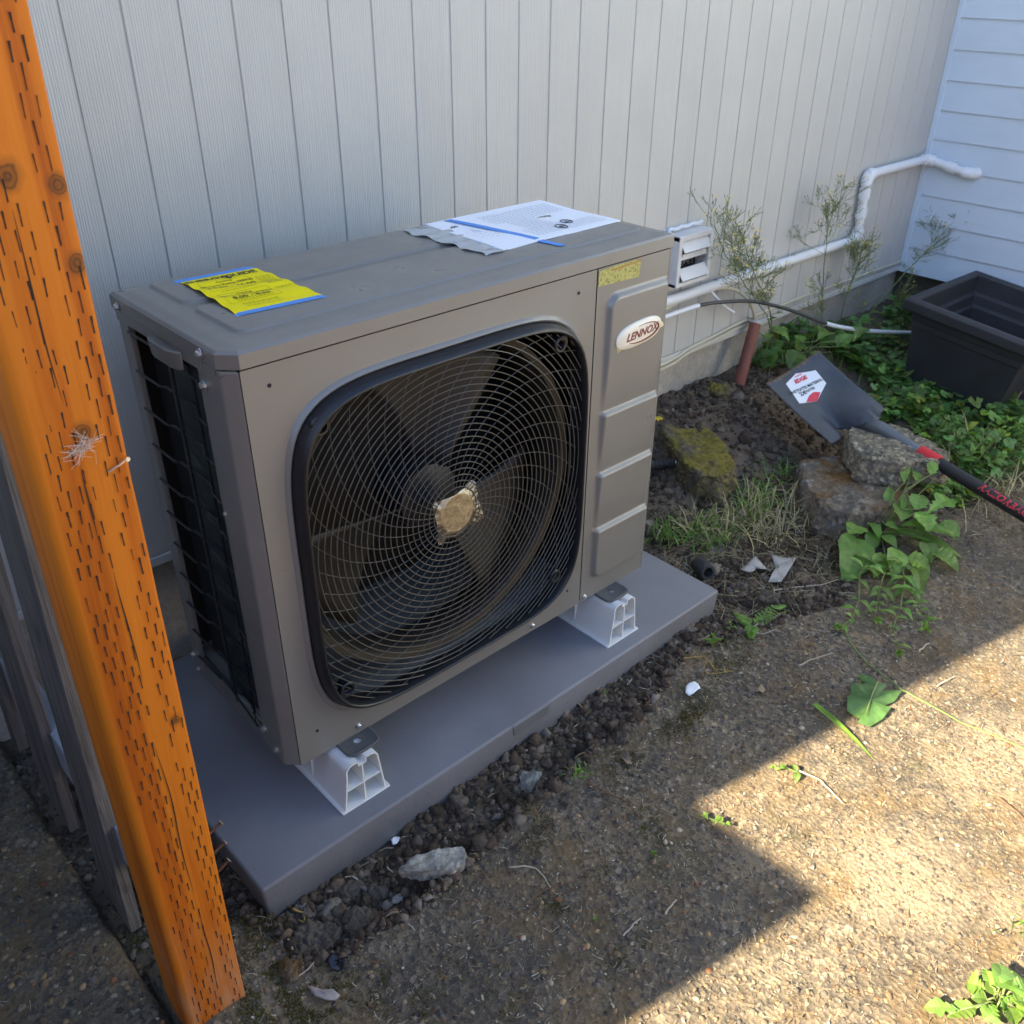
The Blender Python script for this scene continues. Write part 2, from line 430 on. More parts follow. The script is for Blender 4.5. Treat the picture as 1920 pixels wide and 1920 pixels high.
def m_soil():
    m = mat('dug_soil', (.07, .055, .04), .97); t = NT(m); v = t.coords()
    n = t.noise(v, 6, 8, .7); c = t.ramp(n, [(.3, (.070, .052, .037)), (.5, (.135, .100, .070)), (.72, (.22, .172, .124))])
    c = t.mix(t.ramp(t.noise(v, 9, 6, .7, .5), [(.55, 0.0), (.68, .75)]), c, (.060, .052, .016))
    c = t.mix(t.ramp(t.noise(v, 150, 4, .7), [(.62, 0.0), (.74, .55)]), c, (.17, .14, .10)); t.color(c)
    b = t.bump(t.noise(v, 60, 8, .75), .9, .012); t.bump(t.noise(v, 300, 4, .7), .6, .003, b); return m
M['soil'] = m_soil()
def m_far():
    m = mat('yard_ground', (.2, .17, .12), .95); t = NT(m); v = t.coords()
    t.color(t.ramp(t.noise(v, 1.5, 8, .7), [(.3, (.36, .27, .17)), (.7, (.48, .37, .25))])); t.bump(t.noise(v, 30, 6), .5, .02); return m
M['far'] = m_far()
def m_vcol(name, rough=.85, bump=.5, bs=160, spec=.4):
    m = mat(name, (.2, .2, .2), rough, 0, spec); t = NT(m); v = t.coords()
    f = t.ramp(t.noise(v, bs * 1.7, 4, .75), [(.3, (.62, .62, .62)), (.7, (1.15, 1.15, 1.15))])
    t.color(t.mix(1.0, t.attr(), f, 'MULTIPLY')); t.bump(t.noise(v, bs, 5, .7), bump, .003); return m
M['pebble'] = m_vcol('pebble_stone', .75, .35, 260)
M['clod'] = m_vcol('soil_clod', .97, .9, 150, .2)
M['litter'] = m_vcol('dry_litter', .8, .2, 200)
def m_rock(name, base, moss, mosscol, spec_amt=.6):
    m = mat(name, base, .92); t = NT(m); v = t.coords(rnd=True)
    n = t.noise(v, 9, 8, .7); c = t.ramp(n, [(.3, tuple(x * .62 for x in base)), (.6, base), (.8, tuple(x * 1.35 for x in base))])
    vo = t.node('ShaderNodeTexVoronoi', feature='F1'); vo.inputs['Scale'].default_value = 95; t.link(v, vo.inputs['Vector'])
    rc = t.node('ShaderNodeSeparateColor'); t.link(vo.outputs['Color'], rc.inputs[0])
    c = t.mix(spec_amt, c, t.ramp(rc.outputs[0], [(.0, (.5, .5, .5)), (.5, (.95, .95, .92)), (.85, (1.6, 1.5, 1.3)), (1.0, (2.6, 2.5, 2.3))]), 'MULTIPLY')
    geo = t.node('ShaderNodeNewGeometry'); sx = t.node('ShaderNodeSeparateXYZ'); t.link(geo.outputs['Normal'], sx.inputs[0])
    up = t.ramp(sx.outputs[2], [(.35, .25), (.8, 1.0)])
    mk = t.mix(1.0, t.ramp(t.noise(v, 8, 7, .72, .6), [(1 - moss - .08, 0.0), (1 - moss + .06, 1.0)]), up, 'MULTIPLY')
    mc = t.ramp(t.noise(v, 60, 5, .7), [(.3, tuple(x * .4 for x in mosscol)), (.7, tuple(x * 1.4 for x in mosscol))])
    t.color(t.mix(mk, c, mc)); b = t.bump(vo.outputs['Distance'], .5, .006); t.bump(t.noise(v, 90, 8, .75), .9, .008, b); return m
M['rock_moss'] = m_rock('mossy_concrete_chunk', (.120, .095, .068), .52, (.21, .17, .022))
M['rock_mid'] = m_rock('brown_moss_concrete_chunk', (.185, .160, .130), .50, (.16, .078, .014))
M['rock_agg'] = m_rock('exposed_aggregate_chunk', (.205, .18, .135), .30, (.10, .085, .03), .85)
M['rock_pale'] = m_rock('pale_concrete_chunk', (.42, .40, .35), .42, (.13, .12, .075), .30)
M['stone'] = m_rock('loose_stone', (.150, .118, .086), .34, (.075, .055, .034), .22)
def m_leaf(name, col, trans=.35, spread=.35):
    m = bpy.data.materials.new(name); m.use_nodes = True; t = NT(m); v = t.coords()
    lo = tuple(x * (1 - spread) for x in col); hi = tuple(min(1, x * (1 + spread)) for x in col)
    c = t.ramp(t.noise(v, 30, 4, .6), [(.3, lo), (.7, hi)])
    c = t.mix(1.0, c, t.attr(), 'MULTIPLY')
    t.color(c); t.b.inputs['Roughness'].default_value = .5
    t.bump(t.noise(v, 110, 4), .25, .002)
    tr = t.node('ShaderNodeBsdfTranslucent'); mx = t.node('ShaderNodeMixShader'); mx.inputs[0].default_value = trans
    c2 = t.mix(1.0, c, (1.5, 1.5, .6), 'MULTIPLY'); t.link(c2, tr.inputs['Color'])
    out = t.n['Material Output']; t.link(t.b.outputs[0], mx.inputs[1]); t.link(tr.outputs[0], mx.inputs[2]); t.link(mx.outputs[0], out.inputs['Surface']); return m
M['leaf'] = m_leaf('green_leaf', (.150, .270, .050))
M['leaf_dark'] = m_leaf('dark_green_leaf', (.115, .215, .052))
M['stem'] = m_leaf('green_stem', (.16, .21, .07), .15)
M['straw'] = m_vcol('straw', .8, .2, 200)
M['moss'] = m_vcol('moss_tuft', .95, .2, 200, .1)
M['petal'] = mat('yellow_petal', (.75, .58, .04), .6)
def sharp(o, a=40):
    return o
# ================================================================== SETTING
M['patio'] = m_concrete()
# far ground sheet
mb = MB()
mb.add([(-60, -60, -.16), (60, -60, -.16), (60, 60, -.16), (-60, 60, -.16)], [(0, 1, 2, 3)])
tag(mb.build('ground', M['far']), kind='structure')
mb = MB()
mb.add([(-30, -40, -.069), (40, -40, -.069), (40, -2.9, -.069), (-30, -2.9, -.069)], [(0, 1, 2, 3)])
tag(mb.build('yard', M['far']), kind='structure')

def heightgrid(name, x0, x1, y0, y1, st, zf, keep, m):
    xs = np.arange(x0, x1 + st / 2, st); ys = np.arange(y0, y1 + st / 2, st)
    X, Y = np.meshgrid(xs, ys); Z = zf(X, Y); nx = len(xs)
    V = np.stack([X, Y, Z], -1).reshape(-1, 3)
    i, j = np.meshgrid(np.arange(nx - 1), np.arange(len(ys) - 1)); a = (j * nx + i).ravel()
    F = np.stack([a, a + 1, a + nx + 1, a + nx], -1)
    if keep is not None:
        k = keep(X, Y).ravel(); F = F[k[F].any(1)]
    u = np.unique(F); mp = np.full(len(V), -1); mp[u] = np.arange(len(u))
    return tag(fast(name, V[u], mp[F], m), kind='structure')
heightgrid('soil', -.36, 3.36, -.62, .70, .0075, soil, None, M['soil'])
def pz(x, y):
    sd = sdpoly(x, y) + .016 * fbm(np.asarray(x) * 18, np.asarray(y) * 18, 55, 4)
    return patio_z(x, y) - .055 * ss(.004, -.016, sd) - .006 * ss(.03, .0, sd)
heightgrid('patio', -.36, 3.3, -2.99, 0.0, .0085, pz, lambda x, y: sdpoly(x, y) > -.035, M['patio'])
# walkway slab outside the fence
def wz(x, y):
    e = -.352 + .004 * vnoise(np.asarray(y) * 14, np.asarray(y) * 0, 5)
    return -.045 + .5 * (patio_z(np.asarray(x) + 7, y) + .062) - .05 * ss(e - .012, e + .004, x)
heightgrid('walkway', -1.6, -.345, -1.6, .9, .0085, wz, None, M['patio'])

# ---- aggregate pebbles set in the concrete, and loose debris
PEB_COL = np.array([1.35, 1.12, .86]) * np.array([(.10, .10, .105), (.13, .125, .12), (.075, .075, .078), (.17, .155, .13), (.20, .165, .12), (.26, .245, .22), (.14, .105, .08),
                    (.085, .085, .095), (.30, .24, .16), (.20, .105, .065), (.11, .115, .11), (.38, .36, .33), (.055, .05, .048)])
PEB_P = np.array([.14, .14, .12, .12, .10, .05, .08, .10, .03, .02, .07, .01, .02]); PEB_P /= PEB_P.sum()
def pebbles(name, n, x0, x1, y0, y1, zf, rmin, rmax, test, seed, bury=.45, pw=2.2, cols=PEB_COL, prob=PEB_P, m=None, jit=.10, flat=(.5, .8), tpl=None):
    rng = np.random.default_rng(seed)
    x = rng.uniform(x0, x1, n); y = rng.uniform(y0, y1, n); k = test(x, y); x = x[k]; y = y[k]; n = len(x)
    r = rmin + (rmax - rmin) * rng.random(n) ** pw
    sx = r * rng.uniform(.85, 1.25, n); sy = r * rng.uniform(.65, 1.0, n); sz = r * rng.uniform(*flat, n)
    z = zf(x, y) + sz * (1 - 2 * bury) * .6
    V0, F0 = tpl if tpl else ico(1, True)
    c = cols[rng.choice(len(cols), n, p=prob)] * rng.uniform(.65, 1.2, (n, 1))
    V, F, C = scatter(V0, F0, np.stack([x, y, z], -1), np.stack([sx, sy, sz], -1), rng.uniform(0, 6.28, n), c, jit, .25, rng)
    return fast(name, V, F, m or M['pebble'], col=C, kind='stuff')
inp = lambda x, y: sdpoly(x, y) > .006
pebbles('pebbles', 20000, -.30, 1.25, -1.15, -.10, patio_z, .0011, .0072, inp, 1, .80, 3.6)
pebbles('pebbles', 9000, 1.0, 2.7, -1.1, -.2, patio_z, .0016, .008, inp, 2, .80, 3.2)
pebbles('pebbles', 3500, -.75, -.36, -.25, .75, lambda x, y: wz(x, y), .0018, .008, lambda x, y: x < -.366, 3, .62, 2.6)
def lump():
    V, F = ico(3); n = np.array([mnoise.noise(v * 1.5) * .38 + mnoise.noise(v * 3.4) * .24 + mnoise.noise(v * 8) * .10 for v in map(Vector, V)]); return V * (1 + n[:, None]), F
LUMP = lump()
CLOD_COL = np.array([1.55, 1.45, 1.35]) * np.array([(.060, .046, .034), (.085, .066, .050), (.045, .034, .026), (.12, .10, .08), (.15, .135, .115), (.10, .075, .055)])
CLOD_P = np.array([.27, .25, .2, .13, .05, .1])
near_pad = lambda x, y: (sdpoly(x, y) < .022) & (y < .02) & ~((x > -.145) & (x < 1.125) & (y > -.092))
pebbles('soil_clods', 9000, -.20, 1.5, -.30, .02, lambda x, y: gz(x, y), .002, .0115, near_pad, 4, .30, 2.3, CLOD_COL, CLOD_P, M['clod'], .30, (.6, 1.0))
pebbles('soil_clods', 330, -.15, 1.25, -.26, -.09, lambda x, y: gz(x, y), .007, .019, near_pad, 5, .36, 2.4, CLOD_COL, CLOD_P, M['clod'], .05, (.5, .9), LUMP)
back = lambda x, y: (sdpoly(x, y) < -.01) & (x > 1.10)
pebbles('soil_clods', 8000, 1.1, 2.3, -.32, .63, lambda x, y: soil(x, y), .002, .011, back, 6, .3, 2.3, CLOD_COL, CLOD_P, M['clod'], .30, (.6, 1.0))
pebbles('soil_clods', 240, 1.25, 2.2, -.2, .62, lambda x, y: soil(x, y), .010, .024, back, 7, .38, 1.8, CLOD_COL, CLOD_P, M['clod'], .05, (.5, .9), LUMP)
pebbles('soil_clods', 1800, -.36, -.15, -.12, .6, lambda x, y: soil(x, y), .002, .009, lambda x, y: sdpoly(x, y) < 0, 8, .3, 2.0, CLOD_COL, CLOD_P, M['clod'], .30, (.6, 1.0))

def litter(name, n, x0, x1, y0, y1, test, seed, lmin, lmax, wmin, wmax, cols, m, lift=.002, arch=.25):
    """thin bent slivers: needles, straw, bark flakes"""
    rng = np.random.default_rng(seed); x = rng.uniform(x0, x1, n); y = rng.uniform(y0, y1, n); k = test(x, y); x = x[k]; y = y[k]; n = len(x)
    L = lmin + (lmax - lmin) * rng.random(n) ** 2; W = rng.uniform(wmin, wmax, n); a = rng.uniform(0, 6.28, n); bend = rng.normal(0, .45, n)
    z = gz(x, y) + lift
    V = np.zeros((n, 6, 3)); d0 = np.stack([np.cos(a), np.sin(a)], -1); a1 = a + bend; d1 = np.stack([np.cos(a1), np.sin(a1)], -1)
    n0 = np.stack([-d0[:, 1], d0[:, 0]], -1); P = np.stack([x, y], -1)
    ends = [P - d0 * L[:, None] / 2, P, P + d1 * L[:, None] / 2]; up = L * arch
    for i, e in enumerate(ends):
        h = z + (up * .5 if i == 1 else up * rng.uniform(0, .7, n))
        V[:, 2 * i, :2] = e - n0 * W[:, None] / 2; V[:, 2 * i + 1, :2] = e + n0 * W[:, None] / 2
        V[:, 2 * i, 2] = h; V[:, 2 * i + 1, 2] = h + W * rng.uniform(-.3, .3, n)
    F0 = np.array([(0, 2, 3, 1), (2, 4, 5, 3)]); F = (F0[None] + (np.arange(n) * 6)[:, None, None]).reshape(-1, 4)
    C = np.repeat(cols[rng.integers(0, len(cols), n)] * rng.uniform(.6, 1.2, (n, 1)), 6, axis=0)
    return fast(name, V.reshape(-1, 3), F, m, smooth=False, col=C, kind='stuff')
LIT = np.array([(.30, .23, .14), (.22, .16, .09), (.16, .10, .06), (.38, .32, .22), (.20, .10, .05), (.45, .40, .30), (.12, .08, .05)])
litter('leaf_litter', 6500, -.3, 1.3, -1.15, -.1, inp, 11, .003, .020, .0005, .0015, LIT, M['litter'], .003, .10)
litter('leaf_litter', 5200, -.3, 1.7, -1.15, -.1, inp, 21, .002, .007, .0008, .0022, LIT * 1.25, M['litter'], .0025, .12)
litter('leaf_litter', 1000, -.3, 1.3, -1.15, -.1, inp, 12, .004, .010, .0015, .0045, LIT, M['litter'], .003, .15)
litter('leaf_litter', 1900, 1.1, 2.6, -1.0, -.2, inp, 13, .006, .03, .0007, .0022, LIT, M['litter'], .003, .10)
litter('leaf_litter', 500, -.2, 1.4, -.3, .0, near_pad, 14, .008, .035, .0008, .003, LIT, M['litter'], .006, .2)
litter('leaf_litter', 300, -.75, -.36, -.2, .7, lambda x, y: x < -.36, 15, .005, .02, .0007, .002, LIT, M['litter'], .024, .05)
litter('straw', 750, 1.10, 1.85, -.33, .15, back, 16, .03, .12, .0008, .0022, np.array([(.30, .25, .13), (.24, .19, .10), (.20, .14, .08), (.33, .29, .18)]), M['straw'], .010, .14)
litter('straw', 420, 1.9, 2.75, -.42, -.05, lambda x, y: y > -2, 17, .03, .13, .0009, .0022, np.array([(.28, .22, .12), (.22, .16, .09), (.18, .12, .08)]), M['straw'], .010, .12)
litter('straw', 260, 1.3, 2.2, .0, .6, back, 18, .02, .10, .0008, .002, np.array([(.24, .19, .11), (.18, .13, .08)]), M['straw'], .010, .14)

def tufts(name, patches, seed, h=.0055, m=None, col=((.120, .105, .024), (.165, .140, .030), (.100, .066, .022))):
    rng = np.random.default_rng(seed); P = []
    for (cx, cy, rx, ry, n) in patches:
        q = rng.normal(0, .55, (n, 2)); q = q[(q ** 2).sum(1) < 2.2]; P.append(q * (rx, ry) + (cx, cy))
    P = np.concatenate(P); n = len(P)
    keepn = fbm(P[:, 0] * 35, P[:, 1] * 35, 77, 3) > -.12; P = P[keepn]; n = len(P)
    z = gz(P[:, 0], P[:, 1]); H = h * rng.uniform(.4, 1.1, n); r = .0013
    a = rng.uniform(0, 6.28, n); lean = rng.normal(0, .5, (n, 2)) * H[:, None]
    V = np.zeros((n, 4, 3))
    for i in range(3):
        V[:, i, 0] = P[:, 0] + r * np.cos(a + 2.09 * i); V[:, i, 1] = P[:, 1] + r * np.sin(a + 2.09 * i); V[:, i, 2] = z - .001
    V[:, 3, :2] = P + lean; V[:, 3, 2] = z + H
    F0 = np.array([(0, 1, 3), (1, 2, 3), (2, 0, 3)]); F = (F0[None] + (np.arange(n) * 4)[:, None, None]).reshape(-1, 3)
    cc = np.array(col); C = np.repeat(cc[rng.integers(0, len(cc), n)] * rng.uniform(.6, 1.25, (n, 1)), 4, axis=0)
    return fast(name, V.reshape(-1, 3), F, m or M['moss'], smooth=False, col=C, kind='stuff')
def pt(px, py): a = G((px, py)); return a[0], a[1]
moss_p = []
for (px, py, rx, ry, n) in [(500, 1870, .06, .05, 2600), (590, 1890, .05, .03, 1500), (520, 1790, .035, .03, 1100), (480, 1720, .03, .04, 900), (700, 1850, .03, .025, 600), (1290, 1345, .07, .03, 1500), (1390, 1180, .09, .05, 1500),
                            (950, 1540, .06, .03, 900), (1010, 1560, .05, .03, 500), (1170, 1430, .05, .03, 700), (850, 1640, .04, .03, 500), (1450, 1010, .18, .06, 3800), (1380, 985, .12, .06, 1600), (1530, 1030, .1, .05, 1200),
                            (1210, 1540, .03, .02, 300), (1040, 1700, .02, .02, 200), (260, 1770, .03, .07, 900), (1350, 1240, .08, .04, 1200), (1180, 1790, .05, .02, 250), (1130, 1620, .03, .02, 250), (1700, 880, .1, .08, 700), (1890, 960, .12, .05, 700),
                            (860, 1820, .05, .03, 300), (760, 1900, .04, .03, 500), (940, 1890, .04, .03, 250)]:
    x, y = pt(px, py); moss_p.append((x, y, rx * 1.35, ry * 1.35, n))
tufts('moss', moss_p, 31)
x1, y1 = pt(1430, 960); x2, y2 = pt(1500, 1010)
tufts('moss', [(x1, y1, .12, .06, 1500), (x2, y2, .12, .05, 1400)], 33, .010, None, ((.14, .085, .02), (.16, .11, .03), (.10, .06, .02)))

# ================================================================== HOUSE
YW = .616; XR = 3.312; ZS = .236; PITCH = .1008; GX = .183
house = empty('house', (0, YW, 0), 'long pale grey house wall of vertical grooved siding above a concrete foundation', 'house')
mb = MB(); mb.box(-PITCH / 2 + .0023, PITCH / 2 - .0023, -.011, 0, 0, 2.6)
proto = None; k = 0; x = GX - PITCH * 12 + PITCH / 2
while x < XR - .02:
    w_ = 0
    if proto is None:
        proto = mb.build('siding_board', M['siding'], None, bevel=.0012, seg=1)
        proto.location = (x, YW + .011, ZS); place(proto, house)
    else:
        c = proto.copy(); COL.objects.link(c); c.location = (x, YW + .011, ZS)
    k += 1; x += PITCH
mb = MB(); mb.box(GX - PITCH * 12, XR + .05, YW + .0026, YW + .02, ZS, 2.84)
mb.build('sheathing', M['siding'], house)
HX0 = GX - PITCH * 12 - .005
mb = MB(); mb.box(HX0, XR + .3, YW + .02, 6.6, 2.85, 4.4); mb.box(HX0, XR + .3, YW + .021, 6.6, ZS, 2.84)
mb.build('wall', M['siding'], house)
mb = MB(); mb.box(HX0 + .02, XR + .25, YW + .026, 6.5, -.2, ZS - .001)
mb.build('foundation', M['found'], house)
mb = MB(); mb.box(-1.1, XR - .001, YW - .004, YW + .019, ZS - .024, ZS - .0015)
mb.build('skirt_trim', M['lap_trim'], house, bevel=.003)
mb = MB(); mb.add([(-1.3, .62, 4.402), (3.9, .62, 4.402), (3.9, 6.9, 4.402), (-1.3, 6.9, 4.402), (-1.3, 3.6, 5.9), (3.9, 3.6, 5.9)], [(0, 1, 2, 3), (0, 1, 5, 4), (2, 3, 4, 5), (0, 4, 3), (1, 2, 5)])
mb.build('roof', mat('roof_shingle', (.09, .085, .08), .9), house)
# the house next door, whose corner and low side wall throw the shade
nh = empty('neighbour_house', (-3.2, 4, 0), 'dark brown house next door across the narrow concrete walkway', 'house')
nb_m = mat('brown_clapboard', (.115, .095, .075), .8)
mb = MB(); mb.prism([(-1.70, .011, -.15), (-4.8, .80, -.15), (-4.8, 8.0, -.15), (-1.70, 8.0, -.15)], (0, 0, 5.40)); mb.build('wall', nb_m, nh)
mb = MB(); mb.add([(-1.70, .012, 5.251), (-4.8, .80, 5.251), (-4.8, 8.0, 5.251), (-1.70, 8.0, 5.251), (-3.3, .9, 6.0), (-3.3, 7.5, 6.0)], [(3, 2, 1, 0), (1, 0, 4), (3, 2, 5), (2, 1, 4, 5), (0, 3, 5, 4)]); mb.build('roof', mat('roof_shingle', (.09, .085, .08), .9), nh)
mb = MB(); mb.box(-1.745, -1.702, -.259, .05, -.15, 1.573); mb.build('side_wall', nb_m, nh)
mb = MB(); mb.box(-1.740, -1.705, -3.2, -.2595, -.15, 1.25); mb.build('sky_blocker_wall', nb_m, nh)  # unseen low wall added to block the low sky and darken the left side
# lap siding wing to the right
wing = empty('lap_siding_wall', (XR, -.5, 0), 'white wall of horizontal lap siding at the corner behind the black planter', 'wall')
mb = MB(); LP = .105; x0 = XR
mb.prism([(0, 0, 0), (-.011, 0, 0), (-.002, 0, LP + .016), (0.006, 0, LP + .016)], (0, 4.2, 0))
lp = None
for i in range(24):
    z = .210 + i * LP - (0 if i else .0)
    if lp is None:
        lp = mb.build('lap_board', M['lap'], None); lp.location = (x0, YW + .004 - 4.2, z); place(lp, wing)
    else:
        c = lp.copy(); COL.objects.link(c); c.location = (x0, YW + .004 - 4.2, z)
mb = MB(); mb.box(XR + .0065, XR + .3, YW - 4.2, YW + .02, .212, 2.75); mb.build('sheathing', M['lap_trim'], wing)
mb = MB(); mb.box(XR + .03, XR + .28, YW - 4.18, YW + .025, -.2, .2115); mb.build('foundation', mat('dark_brown_footing', (.055, .045, .034), .9), wing)
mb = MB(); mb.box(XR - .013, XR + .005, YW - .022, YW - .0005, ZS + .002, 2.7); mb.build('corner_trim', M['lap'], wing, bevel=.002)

# unseen fence added opposite the house to block low blue sky and warm the light
yf = empty('sky_blocker_fence', (-1.5, -4.6, 0), 'added unseen tan timber fence opposite the house, blocking the low sky', 'fence')
mb = MB(); mb.box(-.068, .068, -.010, .010, 0, 1.85); fb_ = None; fm_ = mat('tan_fence_timber', (.33, .225, .125), .85)
for i in range(60):
    if fb_ is None: fb_ = mb.build('blocker_board', fm_); fb_.location = (-5.2, -4.6, -.08); place(fb_, yf)
    else: c = fb_.copy(); COL.objects.link(c); c.location = (-5.2 + .142 * i, -4.6, -.08)
mb = MB(); mb.box(-5.3, 3.28, -4.66, -4.611, .3, .39); mb.box(-5.3, 3.28, -4.66, -4.611, 1.4, 1.49)
yfr = mb
for z in (.3, 1.4): mb = MB(); mb.box(-5.3, 3.28, -4.66, -4.611, z, z + .09); mb.build('blocker_rail', fm_, yf)
# ================================================================== HEAT PUMP
W = .925; D = .364; ZB = .111; ZJ = .862; ZT = .889; CH = .021
unit = empty('heat_pump', (W / 2, D / 2, ZB), 'taupe outdoor heat pump with a round black fan grille, raised on white blocks', 'heat pump')
FX, FZ, FA, FB, FN = .366, .484, .321, .324, 5.0     # fan opening: centre, half sizes, superellipse power
def sup(t, s=1.0):
    c, s_ = math.cos(t), math.sin(t)
    r = (abs(c / FA) ** FN + abs(s_ / FB) ** FN) ** (-1 / FN)
    return FX + c * r * s, FZ + s_ * r * s
NS = 160
TH = [2 * math.pi * (i + .5) / NS for i in range(NS)]
# front panel with rolled lip round the fan opening
mb = MB(); X0, X1, Z0, Z1 = 0.0, .7125, ZB, ZJ - .0015
def rectpt(t):
    c, s_ = math.cos(t), math.sin(t); k = []
    if c > 1e-9: k.append((X1 - FX) / c)
    if c < -1e-9: k.append((X0 - FX) / c)
    if s_ > 1e-9: k.append((Z1 - FZ) / s_)
    if s_ < -1e-9: k.append((Z0 - FZ) / s_)
    r = min(k); return FX + c * r, FZ + s_ * r
for cx, cz in ((X0, Z0), (X1, Z0), (X1, Z1), (X0, Z1)):   # move the nearest sample onto each corner
    a = math.atan2(cz - FZ, cx - FX) % (2 * math.pi); i = min(range(NS), key=lambda i: abs((TH[i] - a + math.pi) % (2 * math.pi) - math.pi)); TH[i] = a
rings = [[(*rectpt(t), 0) for t in TH], [(*sup(t, 1.03), 0) for t in TH], [(*sup(t, 1.018), -.0005) for t in TH], [(*sup(t, 1.008), -.005) for t in TH],
         [(*sup(t, 1.0), -.0065) for t in TH], [(*sup(t, .992), -.005) for t in TH], [(*sup(t, .986), .002) for t in TH], [(*sup(t, .975), .02) for t in TH]]
V = [(x, y, z) for R in rings for (x, z, y) in R]
F = [(i * NS + k, i * NS + (k + 1) % NS, (i + 1) * NS + (k + 1) % NS, (i + 1) * NS + k) for i in range(len(rings) - 1) for k in range(NS)]
mb.add(V, F)
mb.add([(0, 0, ZB), (.7125, 0, ZB), (.7125, .02, ZB), (0, .02, ZB)], [(0, 1, 2, 3)])
mb.add([(.7125, 0, ZB), (.7125, .012, ZB), (.7125, .012, Z1), (.7125, 0, Z1)], [(0, 1, 2, 3)])
mb.build('front_panel', M['unit'], unit, smooth=True, angle=28)
# small dark punched holes
for (x, z) in ((.041, .829), (.666, .827), (.04, .17), (.672, .165)):
    mb = MB(); mb.lathe([(.0032, 0), (.0032, .0006)], (x, -.0002, z), (0, -1, 0), 10)
    mb.build('punched_hole', M['unit_dark'], unit)
# chamfered corner column wrapping to the side
mb = MB()
mb.prism([(0, 0, ZB), (-CH, CH, ZB), (-CH, .088, ZB), (-CH + .012, .088, ZB), (-CH + .012, CH + .006, ZB), (0, .012, ZB)], (0, 0, ZJ - .0015 - ZB))
mb.build('corner_column', M['unit'], unit, bevel=.0035, seg=3)
mb = MB()
mb.prism([(-CH, .320, ZB + .02), (-CH, D - .01, ZB + .02), (-CH + .012, D, ZB + .02), (.02, D, ZB + .02), (.02, D - .004, ZB + .02), (-CH + .010, D - .012, ZB + .02), (-CH + .010, .320, ZB + .02)], (0, 0, ZJ - .002 - ZB - .02))
mb.build('corner_column', M['unit'], unit, bevel=.002)
# base pan
mb = MB(); mb.prism([(.004, .004, ZB + .0005), (-CH + .003, CH + .003, ZB + .0005), (-CH + .003, D - .004, ZB + .0005), (W - .004, D - .004, ZB + .0005), (W - .004, .004, ZB + .0005)], (0, 0, .055))
mb.build('base_pan', M['unit'], unit, bevel=.002)
# right and rear sheet
mb = MB(); mb.box(W - .004, W, .003, D, ZB + .001, ZJ - .0015); mb.build('side_panel', M['unit'], unit, bevel=.0012)
mb = MB(); mb.box(-.004, W - .005, D - .009, D - .0055, ZB + .06, ZJ - .002); mb.build('rear_panel', M['unit_dark'], unit)
# dark interior partition
mb = MB(); mb.box(.7150, .72, .014, D - .006, ZB + .057, ZJ - .003); mb.box(.036, .714, .300, .306, ZB + .057, ZJ - .003)
mb.build('partition', mat('inner_panel', (.010, .0095, .009), .6), unit)
# coil seen on the open side
def m_coil():
    m = mat('finned_coil', (.02, .028, .026), .5, .3); t = NT(m); v = t.coords((1, 1, 1)); n = t.noise(t.coords((2, 7, 26)), 1.1, 4, .6, 1.2)
    c = t.ramp(n, [(.35, (.020, .030, .030)), (.58, (.042, .060, .057)), (.74, (.13, .17, .145))]); t.color(c)
    wv = t.node('ShaderNodeTexWave', wave_type='BANDS', bands_direction='Z'); wv.inputs['Scale'].default_value = 130; t.link(v, wv.inputs['Vector']); t.bump(wv.outputs['Fac'], .4, .002); return m
mb = MB(); mb.box(-.008, .020, .0895, .225, ZB + .057, ZJ - .004)
mb.build('coil', m_coil(), unit)
mb = MB(); mb.box(.012, .034, .2255, .330, ZB + .057, ZJ - .004); mb.build('gap_panel', M['unit_dark'], unit)  # plain black panel filling the gap past the coil
# wire guard over the coil
mb = MB()
for i in range(11):
    z = .835 - i * .066
    pts = [(-.022, .322, z + .0), (-.022, .235, z), (-.016, .228, z), (-.016, .18, z), (-.0105, .165, z - .004), (-.0105, .14, z - .006), (-.017, .125, z - .012), (-.018, .090, z - .018)]
    mb.tube(pts, .0021, 6)
for y in (.188, .118): mb.tube([(-.017, y, ZJ - .02), (-.017, y, .50), (-.017, y, ZB + .035)], .0023, 6)
mb.tube([(-.018, .3, .185), (-.018, .2, .17), (-.018, .11, .14)], .003, 6)
mb.build('wire_guard', M['black_plastic'], unit, smooth=True)
# ---- lid: sheet with sloped border, two raised fields and skirt
LX0, LX1, LY0, LY1 = -.0235, W + .002, -.0025, D + .002
st = .0025
xs = np.arange(LX0, LX1 + st / 2, st); ys = np.arange(LY0, LY1 + st / 2, st); xs[-1] = LX1; ys[-1] = LY1
X, Y = np.meshgrid(xs, ys)
def rrd(x, y, x0, x1, y0, y1, r):   # rounded rectangle, distance inside
    cx, cy, hx, hy = (x0 + x1) / 2, (y0 + y1) / 2, (x1 - x0) / 2 - r, (y1 - y0) / 2 - r
    qx = np.abs(x - cx) - hx; qy = np.abs(y - cy) - hy
    return -(np.hypot(np.maximum(qx, 0), np.maximum(qy, 0)) + np.minimum(np.maximum(qx, qy), 0) - r)
edge = np.minimum.reduce([X - LX0, LX1 - X, Y - LY0, LY1 - Y, (X - LX0 + Y - LY0 - .024) / 1.414])
Z = ZT + .0028 * ss(.002, .030, edge) - .0058 * (1 - ss(0.0, .0055, edge)) ** 2
ft = np.maximum(rrd(X, Y, .031, .893, .050, .190, .016), rrd(X, Y, .031, .893, .216, .346, .016))
Z = Z + .0042 * ss(-.0016, .0022, ft)
kp = edge > -.0026
nx = len(xs); a = (np.arange(len(ys) - 1)[:, None] * nx + np.arange(nx - 1)[None]).ravel()
